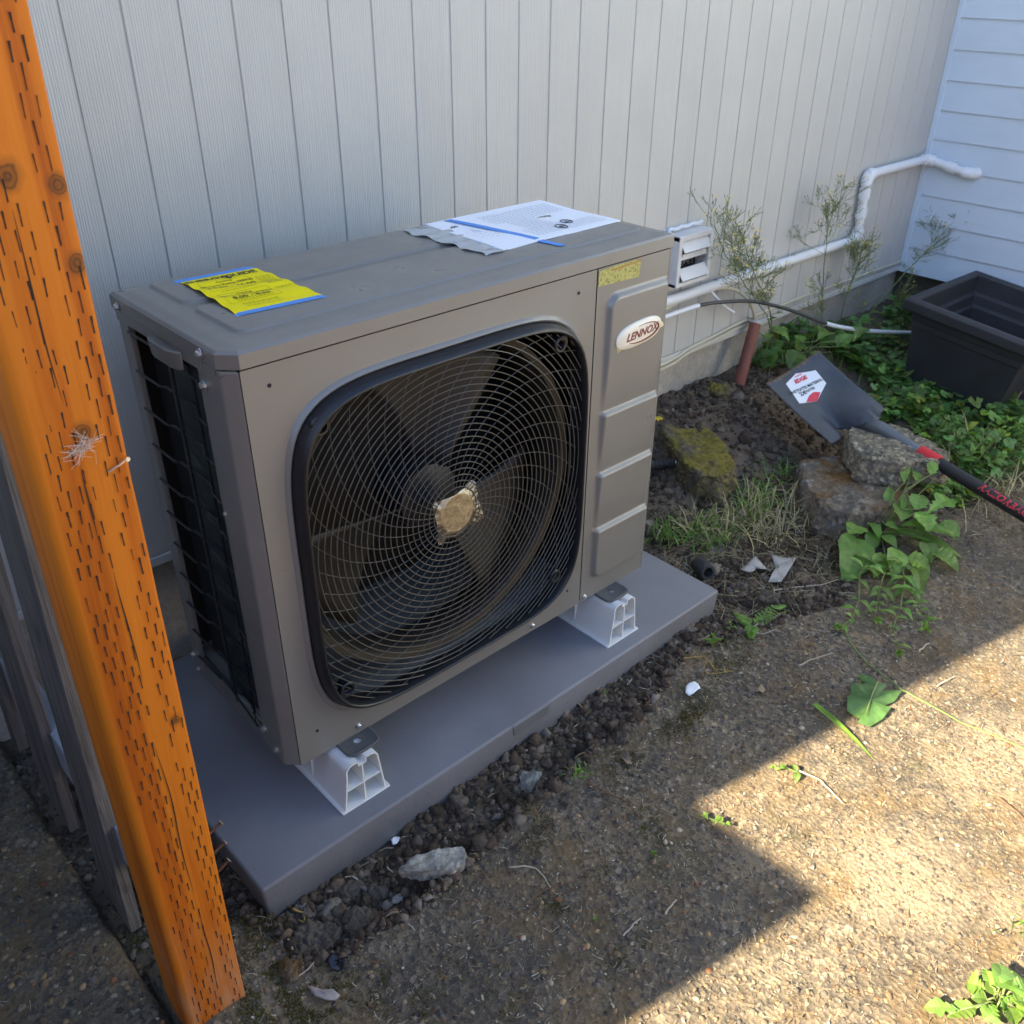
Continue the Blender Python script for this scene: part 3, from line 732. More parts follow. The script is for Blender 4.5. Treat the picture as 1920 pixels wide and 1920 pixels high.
Fl = np.stack([a, a + 1, a + nx + 1, a + nx], -1); Fl = Fl[kp.ravel()[Fl].all(1)]
V = np.stack([X, Y, Z], -1).reshape(-1, 3)
cut = (X + Y) < (LX0 + LY0 + .024)
V[:, :2] += np.where(cut.ravel()[:, None], ((LX0 + LY0 + .024 - V[:, 0] - V[:, 1]) / 2)[:, None], 0)
u = np.unique(Fl); mp = np.full(len(V), -1); mp[u] = np.arange(len(u))
lid = fast('lid', V[u], mp[Fl], M['unit'], unit)
mb = MB()
mb.prism([(LX0 + .024, LY0, 0), (LX0, LY0 + .024, 0), (LX0, LY1, 0), (LX1, LY1, 0), (LX1, LY0, 0)], (0, 0, .0225))
o = mb.build('lid_skirt', M['unit'], unit, bevel=.0008, seg=1); o.location = (0, 0, ZJ + .001)
# side flange below the lid and lift handle
mb = MB(); mb.box(LX0 + .001, LX0 + .012, .070, D - .008, ZJ - .016, ZJ + .0008)
mb.build('lid_flange', M['unit'], unit, bevel=.001)
mb = MB(); prof = []
hp = [(.128, 0), (.136, -.011), (.152, -.016), (.205, -.016), (.222, -.011), (.232, 0)]
top = [(LX0 + .002 + d * .95, y, ZJ - .004) for y, d in hp]; bot = [(LX0 + .002 + d * .70, y, ZJ - .034) for y, d in hp]
mb.add(top + bot, [(i, i + 1, 7 + i, 6 + i) for i in range(5)] + [tuple(range(6)), tuple(range(11, 5, -1)), (5, 0, 6, 11)])
mb.build('lift_handle', M['unit'], unit, smooth=True, bevel=.003, seg=3)
# ---- access cover with pressed fields
AX0, AX1 = .7155, W - .0045
st = .0022; xs = np.arange(AX0, AX1, st); zs = np.arange(ZB, ZJ - .0015, st); xs[-1] = AX1; zs[-1] = ZJ - .0015
X, Z = np.meshgrid(xs, zs)
d = rrd(X, Z, .744, .940, .160, .805, .026)
base = ss(-.003, .0085, d)
h = .0110 * base
for zc in (.566, .428, .292):
    left = ss(.738, .744, X)
    up = Z - zc
    h = h - base * .0085 * np.where(up > -.010, np.exp(-np.maximum(up, 0) / .055), 0) * ss(-.0085, .0015, up)
    h = h + .0016 * left * np.where(up <= .002, np.exp(up / .03), 0) * ss(.006, -.006, up) * (d > -.01)
h = h * ss(AX1 + .0005, AX1 - .012, X)
V = np.stack([X, -h, Z], -1).reshape(-1, 3); nx = len(xs)
a = (np.arange(len(zs) - 1)[:, None] * nx + np.arange(nx - 1)[None]).ravel()
fast('access_cover', V, np.stack([a, a + 1, a + nx + 1, a + nx], -1), M['unit'], unit)
mb = MB(); mb.box(W - .0042, W + .0003, -.0005, .003, ZB + .001, ZJ - .0015); mb.build('edge_strip', M['unit'], unit, bevel=.0008)
mb = MB(); mb.box(.7127, .7153, .0015, .012, ZB + .002, ZJ - .002); mb.build('seam', M['unit_dark'], unit)
mb = MB(); mb.box(.002, W - .003, .002, D - .01, ZJ - .0014, ZJ + .0009); mb.build('seam', M['unit_dark'], unit)
# ---- black grille bezel
mb = MB()
pr = [(.990, .004), (.988, -.008), (.981, -.020), (.970, -.0285), (.961, -.0305), (.955, -.0300), (.951, -.0265), (.949, -.010), (.952, .010)]
V = []
for s_, y in pr: V += [(sup(t, s_)[0], y, sup(t, s_)[1]) for t in TH]
F = [(i * NS + k, i * NS + (k + 1) % NS, (i + 1) * NS + (k + 1) % NS, (i + 1) * NS + k) for i in range(len(pr) - 1) for k in range(NS)]
mb.add(V, F); mb.build('bezel', M['black_plastic'], unit, smooth=True, angle=60)
# ---- grille: rings clipped by the opening, swirled spokes
def inside(x, z, s_=.950): return (abs((x - FX) / (FA * s_)) ** FN + abs((z - FZ) / (FB * s_)) ** FN) < 1
HX, HZ = ony((858, 962), -.026)[0], ony((858, 962), -.026)[2]
mb = MB(); R = .048; GY = -.0165
RT = bpy.data.materials
rings_l = []
while R < .43:
    n = max(48, int(R * 420)); run = []
    def dome(r): return GY - .004 * (1 - (r / .42) ** 2)
    flags = [inside(HX + R * math.cos(2 * math.pi * k / n), HZ + R * math.sin(2 * math.pi * k / n)) for k in range(n)]
    P = [(HX + R * math.cos(2 * math.pi * k / n), dome(R), HZ + R * math.sin(2 * math.pi * k / n)) for k in range(n)]
    if all(flags): mb.tube(P, .00105, 5, closed=True)
    elif any(flags):
        s0 = next(k for k in range(n) if not flags[k]); cur = []
        for k in range(s0, s0 + n + 1):
            if flags[k % n]: cur.append(P[k % n])
            else:
                if len(cur) > 1: mb.tube(cur, .00105, 5)
                cur = []
    R += .0116
mb.build('grille_ring', M['grille'], unit, smooth=True)['kind'] = 'stuff'
mb = MB(); NSP = 40
for i in range(NSP):
    a0 = 2 * math.pi * i / NSP; pts = []
    for k in range(26):
        r = .043 + .39 * k / 25; a = a0 - .95 * (r / .33) ** 1.15
        x, z = HX + r * math.cos(a), HZ + r * math.sin(a)
        if not inside(x, z): break
        pts.append((x, GY + .0022 - .004 * (1 - (r / .42) ** 2), z))
    mb.tube(pts, .00085, 4)
mb.build('grille_spoke', M['grille'], unit, smooth=True)['kind'] = 'stuff'
# corner tabs with screw wells
for (tp_, sx_, sz_) in (((601, 800), -1, 1), ((1051, 646), 1, 1), ((1040, 1080), 1, -1), ((652, 1292), -1, -1)):
    mb = MB(); tx, _, tz = ony(tp_, -.0185)
    n = 24; out = []; inn = []
    for k in range(n):
        a = 2 * math.pi * k / n; c, s_ = math.cos(a), math.sin(a)
        ext = 1 + .30 * max(0, (c * sx_ + s_ * sz_) / 1.414) ** 3
        out.append((tx + .0150 * c * ext, tz + .0150 * s_ * ext)); inn.append((tx + .0088 * c, tz + .0088 * s_))
    L = [[(x, -.010, z) for x, z in out], [(x, -.0195, z) for x, z in out], [(tx + (x - tx) * .88, -.0215, tz + (z - tz) * .88) for x, z in out], [(tx + (x - tx) * 1.15, -.0212, tz + (z - tz) * 1.15) for x, z in inn],
         [(x, -.019, z) for x, z in inn], [(x, .004, z) for x, z in inn]]
    mb.add([q for l in L for q in l], [(i * n + k, i * n + (k + 1) % n, (i + 1) * n + (k + 1) % n, (i + 1) * n + k) for i in range(5) for k in range(n)] + [tuple(5 * n + k for k in range(n))])
    mb.build('mounting_tab', M['black_plastic'], unit, smooth=True)
# fan shroud, motor hub, three blades
mb = MB(); n = 72
pr = [(.318, .018), (.304, .022), (.297, .034), (.295, .075), (.302, .095)]
V = [(HX + r * math.cos(2 * math.pi * k / n), y, HZ + r * math.sin(2 * math.pi * k / n)) for r, y in pr for k in range(n)]
mb.add(V, [(i * n + k, i * n + (k + 1) % n, (i + 1) * n + (k + 1) % n, (i + 1) * n + k) for i in range(4) for k in range(n)])
mb.build('fan_shroud', mat('shroud_metal', (.022, .019, .016), .45, .1), unit, smooth=True)
fan_hub = MB(); fan_hub.lathe([(.0, -.004), (.03, 0), (.062, .010), (.066, .02), (.066, .09)], (HX, .045, HZ), (0, 1, 0), 32)
fan_hub.build('fan_hub', M['black_plastic'], unit, smooth=True)
for b_ in range(3):
    mb = MB(); a0 = math.radians(72 + 120 * b_); V = []; nr, na = 9, 13
    for i in range(nr):
        r = .060 + (.283 - .060) * i / (nr - 1); half = .36 + .42 * (i / (nr - 1)) ** .8
        for j in range(na):
            f = j / (na - 1); a = a0 + (f - .5) * 2 * half * .72 + .25 * (i / (nr - 1))
            V.append((HX + r * math.cos(a), .048 + .055 * f + .01 * math.sin(f * 3.1), HZ + r * math.sin(a)))
    mb.add(V, [(i * na + j, i * na + j + 1, (i + 1) * na + j + 1, (i + 1) * na + j) for i in range(nr - 1) for j in range(na - 1)])
    o = mb.build('fan_blade', M['blade'], unit, smooth=True); sol = o.modifiers.new('thick', 'SOLIDIFY'); sol.thickness = .004
# foil cover on the centre
def m_foil():
    m = mat('crumpled_foil', (.40, .36, .28), .38, .9); t = NT(m); v = t.coords(); n = t.noise(v, 60, 6, .65, 1.5); t.color(t.ramp(n, [(.35, (.30, .265, .20)), (.65, (.48, .435, .34))])); t.bump(t.noise(t.coords((260, 260, 60)), 1, 5, .6, 1.5), .5, .003); return m
foil = m_foil()
QC = [ony(p, -.020) for p in ((826, 1024), (910, 972), (893, 903), (813, 948))]     # corners of the crumpled square of film
hc = ony((858, 962), -.024)
mb = MB(); n = 44; V = []
for j in range(n + 1):
    for i in range(n + 1):
        u, v = i / n, j / n; b_ = QC[0] * (1 - u) + QC[1] * u; t_ = QC[3] * (1 - u) + QC[2] * u; p = b_ * (1 - v) + t_ * v
        dx, dz = p[0] - hc[0], p[2] - hc[2]; r = math.hypot(dx, dz * .96); a = math.atan2(dz, dx)
        f = min(1, max(0, (r - .0365) / .022)); cr = mnoise.noise((math.cos(a) * 5.5, math.sin(a) * 5.5, r * 20)) * 1.0 + .6 * abs(mnoise.noise((math.cos(a) * 13, math.sin(a) * 13, 4)))
        fl_ = .0006 * mnoise.noise((dx * 60, dz * 60, 2)) + .0005 * abs(mnoise.noise((dx * 130 + dz * 60, dz * 130, 7)))
        V.append((p[0] + .003 * f * mnoise.noise((u * 9, v * 9, 5)), -.0240 + .010 * f ** .8 + f * .0075 * cr + fl_ * (1 - f), p[2] + .003 * f * mnoise.noise((u * 9, v * 9, 15))))
mb.add(V, [(j * (n + 1) + i, j * (n + 1) + i + 1, (j + 1) * (n + 1) + i + 1, (j + 1) * (n + 1) + i) for j in range(n) for i in range(n)])
mb.build('foil_cap', foil, unit, smooth=True, angle=30)
# ---- brand badge, yellow glue residue
red = mat('badge_red', (.20, .035, .018), .45)
mb = MB(); n = 44; bx, bz = .8305, .7155; slope = .10
def ovl(s_, y):
    P = []
    for k in range(n):
        a = 2 * math.pi * k / n; c, q = math.cos(a), math.sin(a); e = 2.6
        r = (abs(c / .066) ** e + abs(q / .0255) ** e) ** (-1 / e); P.append((bx + c * r * s_, y, bz + q * r * s_ + slope * c * r * s_ * .6))
    return P
lay = [ovl(1, -.0100), ovl(1, -.0128), ovl(.93, -.0150), ovl(.6, -.0165), ovl(.02, -.0170)]
mb.add([q for l in lay for q in l], [(i * n + k, i * n + (k + 1) % n, (i + 1) * n + (k + 1) % n, (i + 1) * n + k) for i in range(4) for k in range(n)])
badge = mb.build('badge', mat('cream_badge', (.74, .68, .56), .3), unit, smooth=True, angle=50)
V, F = text_mesh('LENNOX', .0215, .28, .0006)
V[:, 0] *= 1.04
def dome(x, z):
    e = 2.6; s_ = (abs((x - bx) / .066) ** e + abs((z - bz - slope * .6 * (x - bx)) / .0255) ** e) ** (1 / e)
    return -float(np.interp(s_, [0, .6, .93, 1], [.0170, .0165, .0150, .0125]))
mb = MB(); mb.add([(bx + x + .004, dome(bx + x + .004, bz + y + slope * .6 * x) - .0006, bz + y + slope * .6 * x + .0005) for x, y, z in V], F)
mb.build('lettering', red, badge)
mb = MB(); P = []
for k in range(30):
    a = math.radians(-140 + 245 * k / 29); x_, z_ = bx + .006 + .049 * math.cos(a), bz + .0165 * math.sin(a) + slope * .6 * .049 * math.cos(a); P.append((x_, dome(x_, z_), z_))
rr = [.0007 + .0014 * math.sin(math.pi * min(1, k / 29 * 1.05)) for k in range(30)]
mb.tube(P, rr, 5); mb.build('swoosh', red, badge)
fsm = mat('yellowed_film', (.62, .52, .26), .3)
mb = MB(); mb.add([(.884, -.0098, .738), (.905, -.0095, .752), (.905, -.0095, .722), (.908, -.0115, .712), (.890, -.0165, .712)], [(0, 1, 2, 4), (2, 3, 4)])
mb.build('film_scrap', fsm, badge)
mb = MB(); mb.add([(.768, -.0098, .700), (.778, -.0165, .694), (.772, -.0095, .686), (.760, -.0095, .690)], [(0, 1, 2, 3)])
mb.build('film_scrap', fsm, badge)
def m_res():
    m = mat('glue_residue', (.5, .45, .12), .5); t = NT(m); v = t.coords(); n = t.noise(v, 170, 6, .75)
    t.color(t.ramp(n, [(.36, (.13, .13, .04)), (.5, (.40, .37, .10)), (.7, (.52, .47, .16))])); t.bump(t.noise(v, 300, 4), .5, .002); return m
mb = MB(); q = [(.7168, .856), (.745, .8578), (.800, .8585), (.832, .857), (.8325, .835), (.831, .824), (.790, .8255), (.750, .8265), (.7172, .828)]
mb.prism([(x, -.0003, z) for x, z in q], (0, -.0007, 0)); resd = mb.build('label_residue', m_res(), unit)
mb = MB(); mb.prism([(x, -.0010, z) for x, z in ((.748, .8535), (.8315, .8565), (.8318, .8525), (.750, .8500))], (0, -.0004, 0)); mb.build('torn_strip', mat('brown_strip', (.36, .20, .04), .5), resd)
# ---- screws
mb = MB(); mb.lathe([(.0078, 0), (.0078, .0016), (.0052, .0018)], (0, 0, 0), (0, 0, 1), 14); mb.lathe([(.0050, .0018), (.0050, .0058), (.0040, .0066)], (0, 0, 0), (0, 0, 1), 6)
scr = None
def screw(loc, axis, s_=1.0):
    global scr
    if scr is None: o = mb.build('screw', M['steel'], None, smooth=True, angle=30); scr = o
    else: o = scr.copy(); COL.objects.link(o)
    o.rotation_euler = Vector(axis).to_track_quat('Z', 'Y').to_euler(); o.location = loc; o.scale = (s_, s_, s_)
    o.parent = unit; o.matrix_parent_inverse = parent_matrix(unit).inverted()
for x, z in ((.124, .128), (.568, .126), (.728, .122)): screw((x, -.0004, z), (0, -1, 0), .8)
for p, s_ in (((375, 663), 1), ((380, 723), 1.15), ((493, 1368), 1), ((516, 1407), .8), ((360, 1228), .9), ((370, 1255), .7), ((220, 575), .9)):
    a = onx(p, -CH - .0036); screw((-CH - (.0035 if p[1] < 700 else .0002), a[1], a[2]), (-1, 0, 0), s_)
a = onx((423, 963), -CH); screw((-CH, min(a[1], .096), a[2]), (-1, 0, 0), .6)
# ---- mounting feet: plate with through hole
mb = MB(); n = 28
def foot_mb(x0, x1, y0, y1):
    mb = MB(); cx, cy = (x0 + x1) / 2, y0 + .030; out = []; inn = []
    for k in range(n):
        a = 2 * math.pi * (k + .5) / n; c, s_ = math.cos(a), math.sin(a); e = 5
        hx = (x1 - x0) / 2; hy = (cy - y0) if s_ < 0 else (y1 - cy)
        r = (abs(c / hx) ** e + abs(s_ / hy) ** e) ** (-1 / e); out.append((cx + c * r, cy + s_ * r)); inn.append((cx + .0078 * c, cy + .0078 * s_))
    L = [[(*p, .1075) for p in inn], [(*p, .1075) for p in out], [(*p, .1055 + .006) for p in out], [(cx + (x - cx) * .93, cy + (y - cy) * .93, .1125) for x, y in out], [(cx + (x - cx) * .80, cy + (y - cy) * .80, .1105) for x, y in out], [(*p, .1105) for p in inn], [(*p, .1075) for p in inn]]
    mb.add([q for l in L for q in l], [(i * n + k, i * n + (k + 1) % n, (i + 1) * n + (k + 1) % n, (i + 1) * n + k) for i in range(6) for k in range(n)])
    return mb
foot_mb(.074, .146, -.044, .10).build('mounting_foot', M['galv'], unit, smooth=True, angle=35)
foot_mb(.764, .836, -.046, .10).build('mounting_foot', M['galv'], unit, smooth=True, angle=35)

# ================================================================== PAD AND RISER BLOCKS
pad = empty('equipment_pad', (.485, .2, -.09), 'flat grey composite pad lying on soil beneath the heat pump', 'equipment pad')
mb = MB()
px0, px1, py0, py1 = -.152, 1.121, -.0985, .56
top = [(px0, py0, 0), (px1, py0, 0), (px1, py1, 0), (px0, py1, 0)]; bt = [(px0 + .006, py0 + .006, -.10), (px1 - .006, py0 + .006, -.10), (px1 - .006, py1 - .006, -.10), (px0 + .006, py1 - .006, -.10)]
mb.add(top + bt, [(0, 1, 2, 3), (7, 6, 5, 4), (0, 4, 5, 1), (1, 5, 6, 2), (2, 6, 7, 3), (3, 7, 4, 0)])
mb.build('slab', M['pad'], pad, bevel=.0065, seg=3, smooth=True, angle=180)
A = ony((962, 1367), py0); B = ony((1031, 1318), py0)
mb = MB(); xa, xb = A[0], B[0]
mb.add([(xa, py0 - .0015, -.004), (xb, py0 - .0015, -.004), (xb - .004, py0 - .0002, -.030), (xa + .004, py0 - .0002, -.030), (xa, py0 + .004, .0007), (xb, py0 + .004, .0007), (xa + .004, py0 + .010, -.030), (xb - .004, py0 + .010, -.030)],
       [(0, 1, 2, 3), (4, 5, 1, 0), (0, 3, 6, 4), (1, 5, 7, 2)])
mb.build('name_plate', m_paint('pad_plate', (.155, .155, .165), .6, .2, .6), pad, bevel=.0008)
def riser(x0, y0, y1, label):
    r_ = empty('riser_block', (x0 + .053, (y0 + y1) / 2, 0), label, 'riser block', 'white plastic blocks between the pad and the heat pump')
    mb = MB(); t_ = .0030
    def ribbon(pts, th, ya, yb):   # thick open polyline swept along y
        P = [Vector((p[0], p[1])) for p in pts]; m = len(P); N = []
        for i in range(m):
            d_ = P[min(i + 1, m - 1)] - P[max(i - 1, 0)]; d_.normalize(); N.append(Vector((-d_.y, d_.x)) * th / 2)
        o_ = [P[i] + N[i] for i in range(m)]; q_ = [P[i] - N[i] for i in range(m)]
        V = [(p.x, ya, p.y) for p in o_] + [(p.x, ya, p.y) for p in q_] + [(p.x, yb, p.y) for p in o_] + [(p.x, yb, p.y) for p in q_]
        f = []
        for i in range(m - 1):
            f += [(i, i + 1, m + i + 1, m + i), (2 * m + i, 3 * m + i, 3 * m + i + 1, 2 * m + i + 1), (i, 2 * m + i, 2 * m + i + 1, i + 1), (m + i, m + i + 1, 3 * m + i + 1, 3 * m + i)]
        f += [(0, m, 3 * m, 2 * m), (m - 1, 2 * m + m - 1, 3 * m + m - 1, 2 * m - 1)]
        mb.add(V, f)
    def arc(cx, cz, r, a0, a1, k=5): return [(cx + r * math.cos(math.radians(a0 + (a1 - a0) * i / k)), cz + r * math.sin(math.radians(a0 + (a1 - a0) * i / k))) for i in range(k + 1)]
    x = x0
    sec = [(x + .000, .0018), (x + .009, .0018), (x + .0195, .082)] + arc(x + .0335, .0895, .0145, 168, 92) + [(x + .0445, .104)]
    sec2 = [(x + .0615, .104)] + arc(x + .0725, .0895, .0145, 88, 12) + [(x + .097, .0018), (x + .106, .0018)]
    notch = [(x + .0445, .104), (x + .0452, .0935), (x + .0608, .0935), (x + .0615, .104)]
    ribbon(sec, t_, y0, y1); ribbon(sec2, t_, y0, y1); ribbon(notch, t_, y0, y1)
    ribbon([(x + .0530, .0925), (x + .0530, .0005)], t_ * .9, y0 + .0006, y0 + .2)
    ribbon([(x + .0160, .047), (x + .0900, .047)], t_ * .9, y0 + .0009, y0 + .2)
    mb.box(x + .008, x + .098, y0 + .11, y0 + .114, .001, .09)
    mb.build('shell', M['white_plastic'], r_, smooth=True, angle=30)
    mb2 = MB(); mb2.box(x + .0005, x + .1055, y0 - .0035, y1, .0002, .0030); mb2.build('flange', M['white_plastic'], r_, bevel=.0008)
    return r_
riser(.0385, -.054, .40, 'white hollow plastic block under the front corner nearest the orange post')
riser(.748, -.060, .40, 'white hollow plastic block under the access cover end of the heat pump')
# ================================================================== PAPERS ON THE LID
LT = ZT + .0056
def lid_h(x, y):
    e = min(x - LX0, LX1 - x, y - LY0, LY1 - y)
    f = max(float(rrd(np.array(x), np.array(y), .031, .893, .050, .190, .016)), float(rrd(np.array(x), np.array(y), .031, .893, .216, .346, .016)))
    return ZT + .0028 * float(ss(.002, .030, e)) + .0026 * float(ss(-.0022, .0032, f))
yel = mat('yellow_label_paper', (1.0, .80, .0), .55, 0, .2); ink = mat('black_ink', (.045, .042, .015), .6)
eg = empty('energy_label', (.135, .21, LT), 'bright yellow energy label sheet held on the lid by two blue tape strips', 'label sheet')
C0 = [np.array(p) for p in ((.0635, .118), (.2060, .108), (.2000, .304), (.0720, .312))]   # corners: bl, br, tr, tl
def eg_pt(u, v, dz=0):
    b = C0[0] * (1 - u) + C0[1] * u; t_ = C0[3] * (1 - u) + C0[2] * u; p = b * (1 - v) + t_ * v
    wv = .0016 + .0030 * math.sin(v * 12.0 + .6 + u * 1.5) ** 2 * (math.sin(math.pi * v) ** .5) + .0030 * (1 - u) ** 3 * math.sin(math.pi * v)
    return (p[0], p[1], LT + wv + dz)
def grid_sheet(fn, nu, nv):
    return [fn(i / nu, j / nv) for j in range(nv + 1) for i in range(nu + 1)], [(j * (nu + 1) + i, j * (nu + 1) + i + 1, (j + 1) * (nu + 1) + i + 1, (j + 1) * (nu + 1) + i) for j in range(nv) for i in range(nu)]
mb = MB(); mb.add(*grid_sheet(eg_pt, 14, 40)); sh = mb.build('paper_sheet', yel, eg, smooth=True, angle=180)
def print_text(parent, fn, body, u, v, size, asp, shear=0, off=0, m=None, align='CENTER', dz=.0006, rot=0):
    """size in sheet height units; asp = sheet width / height"""
    V, F = text_mesh(body, size, shear, off, align); c, s_ = math.cos(rot), math.sin(rot)
    mb = MB(); mb.add([fn(u + (x * c - y * s_) / asp, v + (x * s_ + y * c), dz) for x, y, z in V], F); return mb.build('lettering', m or ink, parent)
ASP = .71
def bar(mb, fn, u0, u1, v0, v1, dz=.0005, k=6):
    for i in range(k):
        a, b = u0 + (u1 - u0) * i / k, u0 + (u1 - u0) * (i + 1) / k; mb.add([fn(a, v0, dz), fn(b, v0, dz), fn(b, v1, dz), fn(a, v1, dz)], [(0, 1, 2, 3)])
print_text(eg, eg_pt, 'ENERGY',   .265, .915, .098, ASP, 0, .0035)
print_text(eg, eg_pt, 'GUIDE', .735, .915, .098, ASP, 0, .0035)
mb = MB()
mb.add([eg_pt(u, v, .0007) for u, v in ((.475, .915), (.525, .955), (.575, .92), (.545, .92), (.545, .86), (.58, .86), (.525, .80), (.47, .86), (.505, .86), (.505, .93))], [(0, 1, 2, 3, 9), (3, 4, 8, 9), (4, 5, 6, 7, 8)])
mb.build('arrow_mark', ink, eg)
print_text(eg, eg_pt, 'Cooling', .40, .775, .044, ASP, 0, .0004)
print_text(eg, eg_pt, 'Efficiency Rating (SEER2)', .40, .715, .046, ASP, 0, .0006)
print_text(eg, eg_pt, '14.30 - 16.00', .40, .630, .080, ASP, 0, .0016)
print_text(eg, eg_pt, 'Heating', .40, .430, .040, ASP, 0, .0004)
print_text(eg, eg_pt, 'Efficiency Rating (HSPF2)', .40, .380, .042, ASP, 0, .0006)
print_text(eg, eg_pt, '8.00 - 8.50', .40, .300, .072, ASP, 0, .0014)
mb = MB()
for (u0, u1, v) in ((.10, .70, .82), (.10, .70, .545), (.10, .70, .465), (.10, .70, .215)): bar(mb, eg_pt, u0, u1, v, v + .004)
for (u, v0, v1) in ((.10, .545, .82), (.70, .545, .82), (.10, .215, .465), (.70, .215, .465)):
    for k in range(8): a, b = v0 + (v1 - v0) * k / 8, v0 + (v1 - v0) * (k + 1) / 8; mb.add([eg_pt(u, a, .0005), eg_pt(u + .005, a, .0005), eg_pt(u + .005, b, .0005), eg_pt(u, b, .0005)], [(0, 1, 2, 3)])
rs = random.Random(8)
for v in [.51, .265, .24, .17, .145, .09] + [.72 - .022 * k for k in range(11)] + [.40, .375]:
    lo, hi = (.20, .62) if v in (.51, .265, .24, .17, .145, .09) else (.76, .96)
    u = lo
    while u < hi:
        L = rs.uniform(.015, .05); bar(mb, eg_pt, u, min(hi, u + L), v, v + .0085, .0005, 1); u += L + .012
mb.build('fine_print', mat('grey_olive_ink', (.42, .37, .012), .6), eg)
def tape(parent, pts_a, pts_b, hz, name='tape_strip'):
    mb = MB(); n = len(pts_a); V = [(a[0], a[1], hz(a)) for a in pts_a] + [(b[0], b[1], hz(b)) for b in pts_b]
    V2 = [(x, y, z + .00035) for x, y, z in V]
    f = []
    for i in range(n - 1): f += [(i, i + 1, n + i + 1, n + i), (2 * n + i, 3 * n + i, 3 * n + i + 1, 2 * n + i + 1), (i, 2 * n + i, 2 * n + i + 1, i + 1), (n + i, n + i + 1, 3 * n + i + 1, 3 * n + i)]
    mb.add(V + V2, f); return mb.build(name, M['tape'], parent)
lin = lambda a, b, n=12: [tuple(np.array(a) * (1 - i / n) + np.array(b) * i / n) for i in range(n + 1)]
tape(eg, lin((.0585, .1215), (.212, .1105)), lin((.0570, .1080), (.2105, .0960)), lambda p: lid_h(*p) + (.0022 if .062 < p[0] < .206 else .0008))
tape(eg, lin((.0610, .3250), (.203, .3165)), lin((.0620, .3110), (.2035, .3030)), lambda p: lid_h(*p) + (.0022 if .071 < p[0] < .202 else .0008))
# paperwork in a clear bag
wp = mat('white_paper', (.90, .90, .92), .5); grey_ink = mat('grey_ink', (.56, .57, .61), .6); dk_ink = mat('dark_ink', (.07, .07, .08), .6)
doc = empty('document_bag', (.72, .22, LT), 'white printed manuals in a clear bag taped on the lid with one blue strip', 'documents')
D0 = [np.array(p) for p in ((.580, .107), (.898, .112), (.895, .338), (.588, .339))]
def doc_pt(u, v, dz=0):
    b = D0[0] * (1 - u) + D0[1] * u; t_ = D0[3] * (1 - u) + D0[2] * u; p = b * (1 - v) + t_ * v
    return (p[0], p[1], LT + .0032 + .0016 * math.sin(u * 5 + v * 2) * (1 - v) ** .5 * .8 + .001 * math.sin(v * 7 + u) + dz)
mb = MB(); V, F = grid_sheet(doc_pt, 24, 16); mb.add(V, F); n_ = len(V)
mb.add([(x, y, z - .0026) for x, y, z in V], [t[::-1] for t in F]); ed = [i for i in range(25)] + [25 * j + 24 for j in range(1, 17)] + [25 * 16 + i for i in range(23, -1, -1)] + [25 * j for j in range(15, 0, -1)]
mb.add([V[i] for i in ed] + [(V[i][0], V[i][1], V[i][2] - .0026) for i in ed], [(i, (i + 1) % len(ed), len(ed) + (i + 1) % len(ed), len(ed) + i) for i in range(len(ed))])
mb.build('paper_sheet', wp, doc, smooth=True, angle=60)
mb = MB()
for k in range(20):
    v = .10 + .040 * k; u = .34; hi = .95
    if 4 < k < 13: u, hi = (.42, .66)
    while u < hi:
        L = rs.uniform(.01, .035); bar(mb, doc_pt, u, min(hi, u + L), v, v + .012, .0005, 1); u += L + .008
for k in range(6):
    v = .30 + .05 * k; u = .06
    while u < .24: L = rs.uniform(.008, .02); bar(mb, doc_pt, u, u + L, v, v + .008, .0005, 1); u += L + .03
for k in range(16): bar(mb, doc_pt, .13 + .006 * (k % 4), .134 + .006 * (k % 4), .52 + .03 * (k // 4), .54 + .03 * (k // 4), .0005, 1)
bar(mb, doc_pt, .36, .70, .30, .304, .0005); bar(mb, doc_pt, .36, .70, .83, .834, .0005)
mb.build('fine_print', grey_ink, doc)
mb = MB()
for (u, v) in ((.60, .18), (.72, .28)):
    P = [doc_pt(u + .050 * math.cos(a) / 1.4, v + .062 * math.sin(a), .0010) for a in [2 * math.pi * k / 26 for k in range(26)]]; mb.tube(P, .0009, 4, closed=True)
mb.add([doc_pt(u, v, .0007) for u, v in ((.575, .17), (.60, .205), (.628, .19), (.622, .165), (.59, .155))], [(0, 1, 2, 3, 4)])
mb.add([doc_pt(u, v, .0007) for u, v in ((.712, .26), (.720, .325), (.734, .27))], [(0, 1, 2)])
mb.tube([doc_pt(.695, .262, .0009), doc_pt(.745, .262, .0009)], .0007, 4)
for u in (.06, .085): mb.tube([doc_pt(u, .74, .001), doc_pt(u + .02, .79, .001), doc_pt(u + .028, .75, .001)], .0008, 4)
mb.build('pictogram', dk_ink, doc)
u_ = [(.6255, .348), (.630, .33), (.639, .29), (.646, .25), (.652, .21), (.658, .17), (.664, .12), (.668, .100), (.671, .085), (.675, .058)]
tape(doc, u_, [(x + .0145, y + .001) for x, y in u_], lambda p: LT + .0052 if .106 < p[1] < .339 else lid_h(*p) + .0028)
film = mat('clear_bag_film', (.55, .57, .58), .16, 0, .8); film.node_tree.nodes['Principled BSDF'].inputs['Transmission Weight'].default_value = .25
B0 = [np.array(p) for p in ((.536, .102), (.592, .103), (.600, .335), (.524, .331))]
